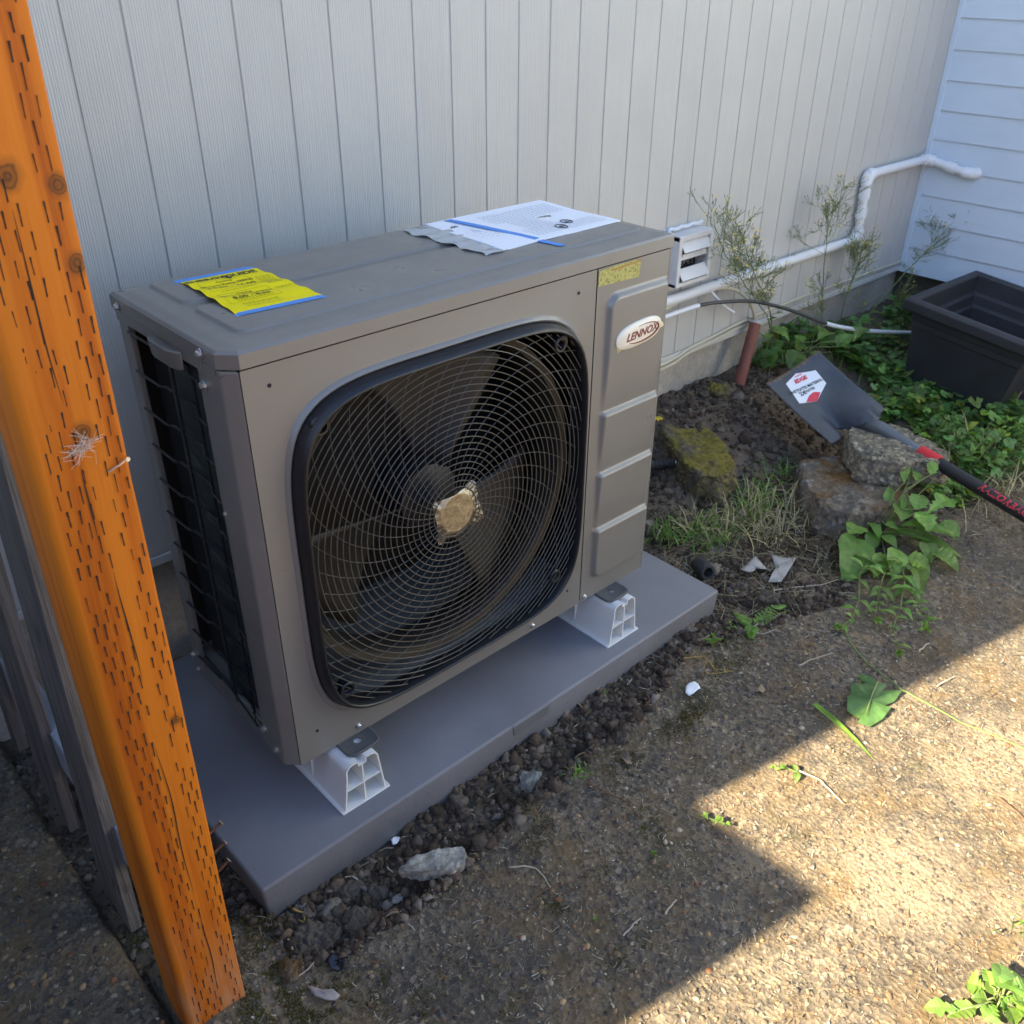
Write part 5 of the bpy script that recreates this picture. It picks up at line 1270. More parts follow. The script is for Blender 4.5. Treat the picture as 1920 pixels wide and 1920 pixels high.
def cable(label, pts, r, m, cat='cable', name='cable', group=None, smoothk=6):
    P = [Vector(p) for p in pts]; Q = []
    for i in range(len(P) - 1):
        p0 = P[max(i - 1, 0)]; p1 = P[i]; p2 = P[i + 1]; p3 = P[min(i + 2, len(P) - 1)]
        for k in range(smoothk):
            t = k / smoothk; Q.append(.5 * ((2 * p1) + (p2 - p0) * t + (2 * p0 - 5 * p1 + 4 * p2 - p3) * t * t + (3 * p1 - p0 - 3 * p2 + p3) * t ** 3))
    Q.append(P[-1]); c = Q[0].copy(); mb = MB(); mb.tube([q - c for q in Q], r, 8); o = mb.build(name, m, smooth=True); o.location = c; return tag(o, label, cat, group), Q
cream = mat('cream_cable', (.55, .50, .38), .5); whitec = mat('white_cable', (.74, .75, .76), .45); blackc = mat('black_cable', (.045, .045, .045), .5)
Y = lambda px, y: ony(px, y)
cable('cream cable looping up to the pipe beside the vent', [Y((1180, 615), .600), Y((1240, 583), .600), Y((1290, 558), .596), Y((1335, 543), .590), Y((1370, 541), .58), Y((1395, 555), .575), Y((1411, 580), .572), Y((1416, 604), .574)], .0055, cream)
o, Q = cable('black cable with white ends arching from the unit to the planter', [Y((1180, 612), .592), Y((1240, 596), .585), Y((1310, 573), .57), Y((1360, 566), .55), Y((1410, 565), .53), Y((1460, 575), .51), Y((1500, 588), .49), Y((1535, 602), .47), Y((1580, 614), .45), Y((1640, 621), .42), Y((1712, 624), .38)], .0062, blackc)
def sleeve(i0, i1, name='white_end'):
    mb = MB(); mb.tube(Q[i0:i1], .0074, 8); s_ = mb.build(name, whitec, None, smooth=True); s_.location = -Q[0] * 0; place(s_, o); return s_
sleeve(0, 13); sleeve(44, len(Q))
cable('short loose white cable end hanging below the pipe', [Y((1332, 546), .588), Y((1345, 560), .575), Y((1358, 574), .568), Y((1376, 586), .566)], .0045, whitec)
for k, (dz, lab) in enumerate(((.0, 'upper cream cable clipped along the lower edge of the siding'), (-.016, 'lower cream cable clipped along the lower edge of the siding'))):
    pts = [(1.0, YW - .0075, .205 + dz * .8), (1.7, YW - .0075, .214 + dz)]
    for px in ((1290, 657), (1340, 632), (1380, 611), (1410, 601)): a = Y((px[0], px[1]), YW - .0075); pts.append((a[0], a[1], a[2] + dz + .006))
    pts.append(tuple(rt + np.array((0, 0, .012)))); pts.append(tuple(rt + np.array((-.003, 0, -.03))))
    cable(lab, pts, .0048, cream, group=None)
cable('thin cable stapled along the siding edge toward the corner', [(2.2, YW - .006, .262), (2.6, YW - .006, .262), (3.0, YW - .006, .257), (XR - .01, YW - .006, .252)], .0045, cream)

# ================================================================== BLACK PLANTER
bp_m = m_paint('black_planter_plastic', (.030, .031, .035), .5, .25, .15)
L0 = onz((1697, 556), .31); B0_ = onz((1829, 504), .31); F0 = onz((1925, 643), .262)
e1 = (B0_ - L0); LX = np.linalg.norm(e1); e1 = e1 / LX; e2 = F0 - L0; e2 = e2 - e1 * (e2 @ e1); LYp = np.linalg.norm(e2); e2 = e2 / LYp
LYp = LYp + .045
e3 = np.cross(e2, e1); e3 = e3 * (1 if e3[2] > 0 else -1)
pl_o = empty('planter', L0 + e1 * LX / 2 + e2 * LYp / 2 - e3 * .38, 'large empty black plastic planter box with a thick rolled rim', 'planter')
def PP(a, b, c): return tuple(L0 + e1 * a + e2 * b + e3 * c)
def rect(ins, z, xt=0): return [PP(ins, ins, z), PP(LX - ins, ins, z), PP(LX - ins, LYp - ins, z), PP(ins, LYp - ins, z)]
def shell(levels):
    V = [p for ins, z in levels for p in rect(ins, z)]
    return V, [(i * 4 + k, i * 4 + (k + 1) % 4, (i + 1) * 4 + (k + 1) % 4, (i + 1) * 4 + k) for i in range(len(levels) - 1) for k in range(4)]
mb = MB(); V, F = shell([(.030, -.044), (.032, -.078), (.036, -.079), (.037, -.104), (.042, -.105), (.078, -.385), (.10, -.385)]); mb.add(V, F); mb.add(rect(.10, -.385), [(0, 1, 2, 3)]); mb.build('tub', bp_m, pl_o, bevel=.003)
mb = MB(); V, F = shell([(.034, -.046), (.006, -.048), (.0, -.040), (.0, -.008), (.010, 0), (.030, 0), (.037, -.006), (.042, -.07), (.056, -.072), (.060, -.11), (.072, -.112), (.088, -.30)]); mb.add(V, F); mb.add(rect(.088, -.30), [(0, 1, 2, 3)]); mb.build('rim', bp_m, pl_o, bevel=.004, seg=3)
a = G((1884, 772)); stake = MB(); s0 = onz((1882, 775), -.06); s1 = onz((1935, 680), .09)
stake.tube([s0, (s0 + s1) / 2, s1], .020, 4); tag(stake.build('wood_stake', M['grey_board'], origin=s0), 'brown weathered wood stake leaning beside the black planter', 'stake')

# ================================================================== SHOVEL
SC = [np.array(p) for p in ((1.923, .341, .179), (2.146, .303, .243), (2.135, .04, .121), (1.912, .078, .058))]
sh_o = empty('shovel', (sum(SC) / 4), 'square blue black shovel with a hexagonal sticker, propped on the soil', 'shovel')
sx = (SC[1] - SC[0]); sw = np.linalg.norm(sx); sx /= sw; sy = SC[3] - SC[0]; sl = np.linalg.norm(sy); sy /= sl; sz_ = np.cross(sx, sy); sz_ = sz_ * (1 if sz_[2] > 0 else -1)
def SP(u, v, h): return SC[0] + sx * u + sy * v + sz_ * h      # u across, v from edge to shoulder
def blade_h(u, v):
    t_ = (u / sw - .5); f = float(ss(.45, 1.0, v / sl)); dish = .020 * (2 * abs(t_)) ** 2.5
    frog = .046 * f * math.exp(-((t_ - .16) / .20) ** 2) - .034 * f * math.exp(-((t_ + .12) / .085) ** 2) + .010 * f
    return -.012 + dish * .8 + frog
nu, nv = 34, 40; V = []; F = []
for j in range(nv + 1):
    for i in range(nu + 1):
        u = sw * i / nu; f = j / nv; t_ = i / nu; sh_ = sl * (1.0 - .16 * math.exp(-((t_ - .36) / .085) ** 2) + .09 * math.exp(-((t_ - .70) / .17) ** 2) + .0 * t_)
        v = f * sh_; V.append(SP(u, v, blade_h(u, v)))
F = [(j * (nu + 1) + i, j * (nu + 1) + i + 1, (j + 1) * (nu + 1) + i + 1, (j + 1) * (nu + 1) + i) for j in range(nv) for i in range(nu)]
def m_blade():
    m = mat('shovel_steel_paint', (.05, .06, .075), .42); t = NT(m); v = t.coords(); n = t.noise(v, 14, 6, .7)
    c = t.ramp(n, [(.35, (.036, .043, .054)), (.65, (.058, .068, .085))]); c = t.mix(t.ramp(t.noise(v, 34, 7, .75), [(.64, 0.0), (.74, .6)]), c, (.11, .085, .06))
    c = t.mix(t.attr(), c, (.17, .105, .06)); t.color(c); t.rough(t.ramp(n, [(.3, .36), (.7, .55)])); return m
mb = MB(); rs = random.Random(3)
cols_ = [(1, 1, 1) if (j < 1 or (j == 1 and rs.random() < .5)) else ((.6, .6, .6) if (i == 0 and rs.random() < .4) else (0, 0, 0)) for j in range(nv + 1) for i in range(nu + 1)]
mb.add(V, F); mb.c = cols_; o = mb.build('shovel_blade', m_blade(), sh_o, smooth=True, angle=180); s_ = o.modifiers.new('t', 'SOLIDIFY'); s_.thickness = .0025; s_.offset = 0
def st_pt(x, y, dz): return SP(x, y, blade_h(x, y) + dz)
def from_px(p):
    d = ray(p); nrm = sz_; t_ = ((SC[0] - CAM) @ nrm) / (d @ nrm); q = CAM + d * t_ - SC[0]; return q @ sx, q @ sy
hx = [from_px(p) for p in ((1475, 717), (1494, 697), (1531, 692), (1551, 716), (1534, 749), (1500, 755))]
cx_, cy_ = sum(h[0] for h in hx) / 6, sum(h[1] for h in hx) / 6
mb = MB(); n = 24; ring = []
for k in range(6):
    for q in range(4): ring.append((hx[k][0] * (1 - q / 4) + hx[(k + 1) % 6][0] * q / 4, hx[k][1] * (1 - q / 4) + hx[(k + 1) % 6][1] * q / 4))
V = []
for f in (.02, .35, .7, 1.0): V += [st_pt(cx_ + (x - cx_) * f, cy_ + (y - cy_) * f, .0022) for x, y in ring]
mb.add(V, [(i * n + k, i * n + (k + 1) % n, (i + 1) * n + (k + 1) % n, (i + 1) * n + k) for i in range(3) for k in range(n)] + [tuple(range(n))])
stk = mb.build('sticker', mat('white_sticker', (.74, .77, .80), .4), sh_o, smooth=True, angle=180)
ta, tb = from_px((1484, 735)), from_px((1546, 706)); tr = math.atan2(tb[1] - ta[1], tb[0] - ta[0]); tl = math.hypot(tb[0] - ta[0], tb[1] - ta[1])
tx = np.array((math.cos(tr), math.sin(tr))); ty = np.array((-tx[1], tx[0])); pq = np.array(from_px((1500, 700))) - np.array(ta); ty = ty * (1 if ty @ pq > 0 else -1)
sred = mat('sticker_red', (.62, .03, .06), .45); sblk = mat('sticker_black', (.03, .03, .03), .5)
def st_text(body, px, size, m, width=None, off=.0004, shear=0):
    V, F = text_mesh(body, size, shear, off); o_ = np.array(from_px(px))
    if width: k = width / (V[:, 0].max() - V[:, 0].min()); V[:, 0] *= k
    mb = MB(); mb.add([st_pt(*(o_ + tx * x + ty * y), .0030) for x, y, z in V], F); return mb.build('lettering', m, stk)
st_text('PENETRATES MATERIAL', (1512, 723), .0150, sblk, tl * 1.02, .0004)
st_text('2X', (1507, 735), .0200, sblk, None, .0008); st_text('FASTER', (1520, 728), .0125, sblk, None, .0004)
st_text('POWER', (1499, 701), .0075, sred, None, .0003); st_text('EDGE', (1503, 709), .0190, sred, None, .0012, .15)
mb = MB(); dq = [from_px(p) for p in ((1519, 739), (1527, 732), (1541, 732), (1534, 749), (1513, 752))]
mb.add([st_pt(*q, .0030) for q in dq], [(0, 1, 2, 3, 4)]); mb.build('red_panel', sred, stk)
st_text('FIBERGLASS', (1529, 741), .0062, mat('sticker_white_ink', (.8, .8, .8), .5), None, .0002)
H0 = ony((1700, 834), -.055); H0 = onz((1702, 834), .085); H1 = onz((1925, 968), .045)
hd = Vector(H1 - H0).normalized(); H0v = Vector(H0)
hp = lambda s_: H0v + hd * s_
sA = from_px((1628, 795))
neck0 = Vector(SP(sw * .62, sl * 1.0, .012)); 
mb = MB(); mb.tube([neck0, neck0 * .6 + hp(.0) * .4 + Vector((0, 0, .008)), hp(0.0), hp(.06)], [.026, .021, .0175, .0170], 16); mb.build('socket', mat('grey_socket_steel', (.13, .14, .15), .4, .3), sh_o, smooth=True, angle=180)
def param(p):   # distance along the handle of the point seen at pixel p
    d = Vector(ray(p)).normalized(); best = min((i * .004 for i in range(500)), key=lambda s_: ((hp(s_) - Vector(CAM)) - d * (hp(s_) - Vector(CAM)).dot(d)).length); return best
s1 = param((1722, 852)); s2 = param((1758, 872))
mb = MB(); mb.lathe([(.0165, 0), (.0215, .001), (.0225, s2 - s1 - .002), (.0185, s2 - s1)], hp(s1), hd, 20); mb.build('collar', mat('red_collar', (.60, .02, .03), .45), sh_o, smooth=True, angle=40)
mb = MB(); mb.tube([hp(s2 - .004), hp(s2 + .02), hp(s2 + .3), hp(1.05), hp(1.12)], [.0185, .0192, .0188, .018, .010], 20); hnd = mb.build('handle', mat('black_handle_grip', (.016, .016, .017), .5), sh_o, smooth=True, angle=60)
s3 = param((1838, 913)); s4 = param((1945, 978)); V, F = text_mesh('RAZORBACK', .030, .22, .0010, 'LEFT')
k = (s4 - s3) * 1.0 / (V[:, 0].max()); vup = Vector((CAM - np.array(hp(s3)))).normalized(); vup = (vup - hd * vup.dot(hd)).normalized(); vside = hd.cross(vup)
vside = vside if vside.z > 0 else -vside
mb = MB(); rr = .0195; V2 = []
for x, y, z in V: a_ = (y + .006) / rr; V2.append(hp(s3 + x * k) + vup * rr * math.cos(a_) + vside * rr * math.sin(a_))
mb.add(V2, F); lt = mb.build('lettering', mat('red_print', (.55, .03, .04), .5), None); place(lt, hnd)
# ================================================================== PLANTS
OUT = {'lance': [(0, .10), (.12, .55), (.30, 1), (.5, .92), (.7, .62), (.88, .25), (1, .02)],
       'ovate': [(0, .12), (.08, .55), (.25, .95), (.42, 1), (.62, .85), (.82, .5), (1, .03)],
       'lobed': [(0, .07), (.12, .10), (.22, .42), (.27, .26), (.36, .62), (.42, .38), (.52, .88), (.62, 1.0), (.70, .72), (.82, .66), (.92, .36), (1, .02)],
       'blade': [(0, .8), (.3, 1), (.7, .7), (1, .05)], 'tooth': [(0, .1), (.1, .5), (.18, .9), (.24, .72), (.34, 1.0), (.42, .82), (.52, .95), (.6, .70), (.72, .74), (.80, .46), (.92, .28), (1, .02)]}
def leaf_geo(mb, base, tip, width, kind='ovate', up=(0, 0, 1), arch=.12, fold=.22, col=(1, 1, 1), wave=.0, seed=0):
    b = Vector(base); t_ = Vector(tip); ax = t_ - b; L = ax.length
    if L < 1e-6: return
    ax.normalize(); u = Vector(up); side = ax.cross(u)
    if side.length < 1e-4: side = ax.orthogonal()
    side.normalize(); nrm = side.cross(ax).normalized(); V = []; rs = random.Random(seed)
    O = OUT[kind]
    for (t, w_) in O:
        c = b + ax * (L * t) + nrm * (arch * L * (4 * t * (1 - t)) - arch * L * .8 * t * t)
        for s_ in (-1, 0, 1):
            ww = width * .5 * w_ * (1 + rs.uniform(-.14, .14))
            V.append(c + side * (s_ * ww) + nrm * (abs(s_) * ww * fold + wave * width * rs.uniform(-1, 1) * abs(s_)))
    n = len(O); mb.add(V, [q for i in range(n - 1) for q in ((i * 3, i * 3 + 1, i * 3 + 4, i * 3 + 3), (i * 3 + 1, i * 3 + 2, i * 3 + 5, i * 3 + 4))], col)
def tint(rs, a=.75, b=1.25): k = rs.uniform(a, b); return (k * rs.uniform(.9, 1.15), k, k * rs.uniform(.8, 1.1))
# ---- low cover of lobed leaves (too many to count)
def cover(name, n, poly, seed, hmin, hmax, smin, smax, m, dens=None):
    rng = np.random.default_rng(seed); P = np.array(poly); x0, y0 = P.min(0); x1, y1 = P.max(0)
    x = rng.uniform(x0, x1, n * 3); y = rng.uniform(y0, y1, n * 3); k = sdpoly(x, y, P) > .04 * fbm(x * 7, y * 7, seed, 3); x = x[k][:n]; y = y[k][:n]
    d = fbm(x * 5.5, y * 5.5, seed + 5, 3) > -.22; x = x[d]; y = y[d]; n = len(x)
    z = gz(x, y); h = hmin + (hmax - hmin) * rng.random(n) ** 1.3; s = rng.uniform(smin, smax, n)
    NV = 16; th = np.linspace(-2.75, 2.75, NV - 1); rad = .62 + .38 * np.abs(np.cos(th * 1.5)) ** .8 + .06 * np.cos(th * 9)
    T = np.zeros((NV, 3)); T[0] = (0, 0, 0); T[1:, 0] = rad * np.sin(th); T[1:, 1] = rad * np.cos(th); T[1:, 2] = .16 * np.abs(np.cos(th * 1.5)) - .10
    F0 = np.array([(0, i + 1, i) for i in range(1, NV - 1)])
    c = np.repeat(rng.uniform(.45, 1.6, (n, 1)), 3, 1) * rng.uniform(.82, 1.18, (n, 3)); yl = rng.random(n) < .07; c[yl] *= np.array([2.0, 1.25, .7])
    pos = np.stack([x, y, z + h], -1); V, F, C = scatter(T, F0, pos, np.stack([s, s, s], -1), rng.uniform(0, 6.28, n), c, .10, .42, rng)
    off = len(V); q = np.stack([x + rng.normal(0, .012, n), y + rng.normal(0, .012, n), z - .004], -1); S = np.zeros((n, 4, 3)); w_ = .0011
    S[:, 0] = q + (w_, 0, 0); S[:, 1] = q - (w_, 0, 0); S[:, 2] = pos - (w_, 0, 0); S[:, 3] = pos + (w_, 0, 0)
    F2 = np.array([(0, 1, 2), (0, 2, 3)])[None] + (off + np.arange(n) * 4)[:, None, None]
    return fast(name, np.concatenate([V, S.reshape(-1, 3)]), np.concatenate([F, F2.reshape(-1, 3)]), m, smooth=False, col=np.concatenate([C, np.repeat(c, 4, 0)]), kind='stuff')
gp = lambda *pp: [tuple(G(p)[:2]) for p in pp]
polyA = gp((1600, 800), (1645, 740), (1700, 690), (1745, 745), (1830, 800), (1895, 775), (1920, 790), (1920, 840), (1830, 850), (1740, 815), (1690, 790))
cover('ground_cover', 1150, polyA, 51, .010, .085, .009, .027, M['leaf_dark'])
polyE = gp((1700, 770), (1760, 760), (1830, 790), (1925, 770), (1935, 900), (1850, 905), (1780, 890), (1730, 840)); cover('ground_cover', 640, polyE, 55, .008, .07, .008, .024, M['leaf_dark'])
polyB = gp((1400, 700), (1440, 640), (1540, 640), (1640, 640), (1700, 680), (1650, 760), (1600, 700), (1540, 650), (1450, 700))
cover('ground_cover', 520, polyB, 52, .015, .10, .012, .026, M['leaf_dark'])
polyC = gp((1690, 880), (1790, 905), (1860, 935), (1800, 960), (1720, 930)); cover('ground_cover', 170, polyC, 53, .006, .05, .009, .018, M['leaf'])
polyD = gp((1740, 600), (1690, 560), (1650, 600), (1660, 660), (1700, 690)); cover('ground_cover', 200, polyD, 54, .01, .07, .010, .02, M['leaf_dark'])
def grass(name, n, centre_px, rx, ry, seed, L0, L1, m, col):
    rng = np.random.default_rng(seed); c = G(centre_px); q = rng.normal(0, .5, (n, 2)); x = c[0] + q[:, 0] * rx; y = c[1] + q[:, 1] * ry; z = gz(x, y)
    L = rng.uniform(L0, L1, n); a = rng.uniform(0, 6.28, n); ln = rng.uniform(.3, 1.15, n); w_ = rng.uniform(.0010, .0022, n); V = np.zeros((n, 7, 3)); dx, dy = np.cos(a), np.sin(a)
    for i, (f, k) in enumerate(((0, 1), (.4, .9), (.75, .6))):
        r = L * f * np.sin(ln * (.5 + f)); hgt = L * f * np.cos(ln * (.4 + f * .8))
        for s_ in (0, 1): sg = (s_ * 2 - 1) * w_ * k; V[:, 2 * i + s_] = np.stack([x + dx * r - dy * sg, y + dy * r + dx * sg, z + hgt], -1)
    V[:, 6] = np.stack([x + dx * L * np.sin(ln * 1.5), y + dy * L * np.sin(ln * 1.5), z + L * np.cos(ln * 1.25)], -1)
    V[:, :, 2] = np.maximum(V[:, :, 2], z[:, None] + .001)
    F0 = np.array([(0, 1, 3), (0, 3, 2), (2, 3, 5), (2, 5, 4), (4, 5, 6)]); F = (F0[None] + (np.arange(n) * 7)[:, None, None]).reshape(-1, 3)
    cc = np.repeat(rng.uniform(.6, 1.4, (n, 1)), 3, 1) * np.array(col); return fast(name, V.reshape(-1, 3), F, m, smooth=False, col=np.repeat(cc, 7, 0), kind='stuff')
for i, (p, rx, ry, n, L0_, L1_) in enumerate((((1420, 955), .13, .07, 260, .02, .09), ((1300, 1000), .12, .06, 220, .02, .08), ((1245, 1010), .06, .05, 120, .02, .07), ((1450, 900), .10, .06, 120, .02, .08), ((1350, 1020), .12, .05, 150, .015, .06), ((1560, 700), .2, .12, 140, .03, .12),
                                              ((1800, 830), .25, .12, 160, .03, .12), ((1085, 1450), .025, .02, 30, .01, .035), ((1880, 900), .12, .05, 80, .02, .07), ((1905, 1745), .03, .03, 14, .03, .07), ((1130, 1300), .04, .02, 10, .01, .03))):
    grass('grass', int(n * .6), p, rx, ry, 60 + i, L0_, L1_, M['leaf'], (1.0, 1.0, .9) if i != 7 else (1.1, 1.1, .9))
for i_, (p_, rx_, ry_, n_, a_, b2_) in enumerate((((1390, 980), .16, .07, 260, .03, .12), ((1500, 960), .12, .06, 160, .03, .12), ((1460, 1000), .14, .06, 200, .02, .10), ((1790, 850), .25, .12, 150, .03, .14), ((1880, 930), .2, .08, 160, .03, .12), ((1300, 990), .1, .05, 120, .02, .09))):
    grass('dry_grass', int(n_ * .55), p_, rx_, ry_, 90 + i_, a_, b2_, M['straw'], (.40, .34, .17))
# ---- broad leaved plants with separate leaves
def plant(name, label, cat, base_px, leaves, stems=(), m='leaf', group=None, seed=1, stem_r=.0022, zoff=0):
    b = G(base_px); o = empty(name, b, label, cat, group); rs = random.Random(seed)
    mb = MB()
    for (bp_, tp, hb, ht, w_, kind) in leaves:
        p0 = G(bp_) + np.array((0, 0, hb)); p0 = onz(bp_, p0[2]); g1 = G(tp); p1 = onz(tp, g1[2] + ht)
        l = MB(); leaf_geo(l, p0, p1, w_ * 1.25, kind, (rs.uniform(-.25, .25), rs.uniform(-.45, .05), 1), .10, rs.uniform(.12, .35), tint(rs), .05, rs.randint(0, 999)); l.build('leaf', M[m], o, smooth=False)
        s0 = Vector(b) + Vector((rs.gauss(0, .004), rs.gauss(0, .004), .004)); q0 = Vector(p0); mid = (s0 + q0) / 2 + Vector((0, 0, .35 * abs(q0.z - s0.z) + .006))
        mb.tube([s0, mid, q0], [stem_r, stem_r * .8, stem_r * .6], 5, col=(1, 1, 1))
    for P in stems:
        Q = [onz(p, G(p)[2] + h) for p, h in P]; mb.tube(Q, [stem_r * (1.2 - .7 * i / len(Q)) for i in range(len(Q))], 6, col=(1, 1, 1))
    mb.build('stem', M['stem'], o, smooth=True, angle=180)
    return o
plant('broadleaf_weed', 'large bright green broad leaved weed growing beside the brown moss chunk', 'weed', (1640, 1010), [
    ((1604, 1006), (1588, 1090), .045, .012, .088, 'ovate'), ((1612, 985), (1592, 1000), .05, .05, .060, 'tooth'), ((1655, 1000), (1808, 1036), .05, .02, .052, 'ovate'), ((1690, 985), (1805, 1010), .07, .05, .050, 'lance'), ((1745, 1035), (1798, 1070), .03, .012, .058, 'tooth'),
    ((1690, 945), (1692, 975), .10, .09, .050, 'tooth'), ((1720, 960), (1745, 995), .10, .08, .062, 'tooth'), ((1735, 965), (1788, 932), .10, .12, .050, 'lobed'), ((1660, 985), (1690, 995), .08, .07, .040, 'tooth'), ((1690, 955), (1696, 922), .10, .13, .018, 'lance'), ((1662, 950), (1668, 908), .08, .11, .026, 'lance'), ((1716, 955), (1730, 925), .11, .13, .045, 'tooth'),
    ((1735, 1010), (1746, 1054), .05, .02, .040, 'ovate'), ((1652, 1005), (1682, 1028), .05, .04, .034, 'ovate'), ((1700, 1000), (1760, 1020), .04, .02, .045, 'ovate'), ((1640, 1000), (1625, 1035), .04, .03, .036, 'ovate'), ((1680, 1030), (1675, 1080), .04, .02, .050, 'ovate'), ((1700, 1045), (1745, 1070), .03, .01, .052, 'tooth'), ((1660, 1040), (1640, 1080), .03, .015, .042, 'ovate'), ((1715, 1060), (1728, 1110), .02, .008, .038, 'ovate'), ((1722, 905), (1712, 880), .12, .15, .030, 'tooth'), ((1695, 905), (1700, 860), .12, .15, .022, 'lance'), ((1760, 985), (1800, 1005), .06, .05, .055, 'ovate'), ((1630, 980), (1650, 1010), .06, .05, .030, 'tooth'), ((1745, 890), (1750, 860), .14, .16, .028, 'tooth')],
    [(((1640, 1005), .0), ((1670, 970), .05), ((1700, 910), .11), ((1722, 850), .16)), (((1642, 1005), .0), ((1690, 960), .07), ((1750, 900), .12))], seed=4)
plant('broadleaf_weed', 'bright sunlit weed of curled leaves at the lower right corner', 'weed', (1872, 1888), [
    ((1800, 1893), (1732, 1888), .02, .008, .024, 'lobed'), ((1830, 1890), (1775, 1905), .02, .006, .026, 'tooth'), ((1850, 1855), (1812, 1842), .03, .02, .034, 'lobed'), ((1856, 1848), (1846, 1815), .035, .04, .022, 'tooth'), ((1868, 1850), (1900, 1822), .04, .03, .036, 'ovate'), ((1880, 1850), (1925, 1835), .04, .03, .040, 'ovate'), ((1865, 1865), (1852, 1838), .03, .035, .026, 'ovate'),
    ((1878, 1870), (1885, 1898), .035, .015, .032, 'tooth'), ((1850, 1875), (1822, 1870), .02, .02, .026, 'ovate'), ((1890, 1878), (1930, 1880), .03, .02, .036, 'lobed'), ((1900, 1860), (1930, 1850), .04, .04, .028, 'tooth'), ((1870, 1885), (1845, 1912), .02, .008, .030, 'lobed'), ((1890, 1890), (1905, 1922), .02, .01, .030, 'ovate'), ((1884, 1840), (1875, 1812), .03, .035, .026, 'lobed'), ((1905, 1890), (1940, 1910), .02, .01, .03, 'tooth')], (), seed=9)
# trailing plants with narrow leaves
def trail(label, base, stems, seed, lw=.019, ll=.055, n=7, m='leaf', name='trailing_weed', group=None):
    b = G(base); o = empty(name, b, label, 'weed', group); rs = random.Random(seed); ms = MB()
    for P in stems:
        Q = [Vector(onz(p, G(p)[2] + h)) for p, h in P]; R = []
        for i in range(len(Q) - 1): R += [Q[i] * (1 - k / 4) + Q[i + 1] * k / 4 for k in range(4)]
        R.append(Q[-1]); ms.tube(R, [.0022 - .0012 * i / len(R) for i in range(len(R))], 6, col=(1.1, 1.05, .8))
        for k in range(n):
            f = (k + .6) / n; i = min(len(R) - 2, int(f * (len(R) - 1))); p = R[i]; d_ = (R[i + 1] - R[i]).normalized(); sd = d_.cross(Vector((0, 0, 1))).normalized()
            for s_ in (-1, 1):
                L = ll * (1.05 - .5 * f) * rs.uniform(.5, 1.3); dirv = (d_ * rs.uniform(-.1, 1.1) + sd * s_ * rs.uniform(.35, 1.0) + Vector((0, 0, rs.uniform(-.35, .55)))).normalized()
                l = MB(); leaf_geo(l, p, p + dirv * L, lw * (1.05 - .45 * f) * rs.uniform(.8, 1.2), 'lance', (0, 0, 1), .14, .3, tint(rs), .04, rs.randint(0, 999)); l.build('leaf', M[m], o)
        for k in range(5):
            l = MB(); p = R[-1]; dirv = ((R[-1] - R[-2]).normalized() + Vector((rs.gauss(0, .6), rs.gauss(0, .6), rs.uniform(.1, .8)))).normalized(); leaf_geo(l, p, p + dirv * ll * .45, lw * .55, 'lance', (0, 0, 1), .1, .3, (1.25, 1.2, .9), 0, k); l.build('leaf', M[m], o)
    ms.build('stem', M['stem'], o, smooth=True, angle=180); return o
trail('narrow leaved weed trailing toward the camera on two bending stems', (1640, 1050), [(((1640, 1045), .03), ((1612, 1075), .035), ((1610, 1125), .03), ((1598, 1160), .015), ((1575, 1176), .012)), (((1690, 1050), .03), ((1696, 1090), .035), ((1688, 1140), .025), ((1675, 1175), .015), ((1684, 1222), .006)), (((1665, 1055), .03), ((1650, 1100), .03), ((1640, 1160), .012)), (((1700, 1090), .03), ((1722, 1130), .02), ((1735, 1180), .008))], 3)
trail('tall pale green weed standing in front of the planter', (1800, 890), [(((1800, 890), .0), ((1830, 840), .07), ((1868, 800), .13), ((1890, 790), .17)), (((1810, 895), .0), ((1850, 840), .08), ((1885, 805), .15), ((1905, 800), .17)), (((1820, 890), .0), ((1850, 870), .04), ((1890, 850), .09))], 6, .016, .05, 6)
trail('small four leaved seedling on the soil by the pad corner', (1335, 1212), [(((1335, 1214), .0), ((1336, 1205), .012), ((1337, 1196), .03))], 12, .013, .030, 2, name='seedling')
trail('small seedling right of the four leaved one', (1372, 1180), [(((1372, 1186), .0), ((1372, 1180), .012), ((1370, 1172), .028))], 13, .012, .030, 2, name='seedling')
trail('small leafy weed lit by the sun at the tip of the shadow', (1330, 1535), [(((1312, 1528), .006), ((1340, 1538), .012), ((1362, 1545), .012))], 14, .014, .020, 3, name='seedling')
trail('small sunlit weed with a pale trailing root on the concrete', (1470, 1440), [(((1500, 1450), .008), ((1475, 1440), .014), ((1452, 1440), .012))], 15, .012, .020, 3, name='seedling')
twig('pale root trailing behind the small sunlit weed', [(1495, 1448), (1535, 1468), (1560, 1490), (1578, 1512)], .0014, M['straw'] if False else mat('pale_root', (.60, .58, .40), .7), group=GTW)
trail('tiny seedling alone in the shaded concrete', (1225, 1603), [(((1222, 1606), .0), ((1226, 1600), .008))], 16, .010, .014, 1, name='seedling'); trail('tiny seedling near the bottom of the shaded concrete', (1115, 1725), [(((1114, 1728), .0), ((1117, 1724), .005))], 17, .008, .010, 1, name='seedling')
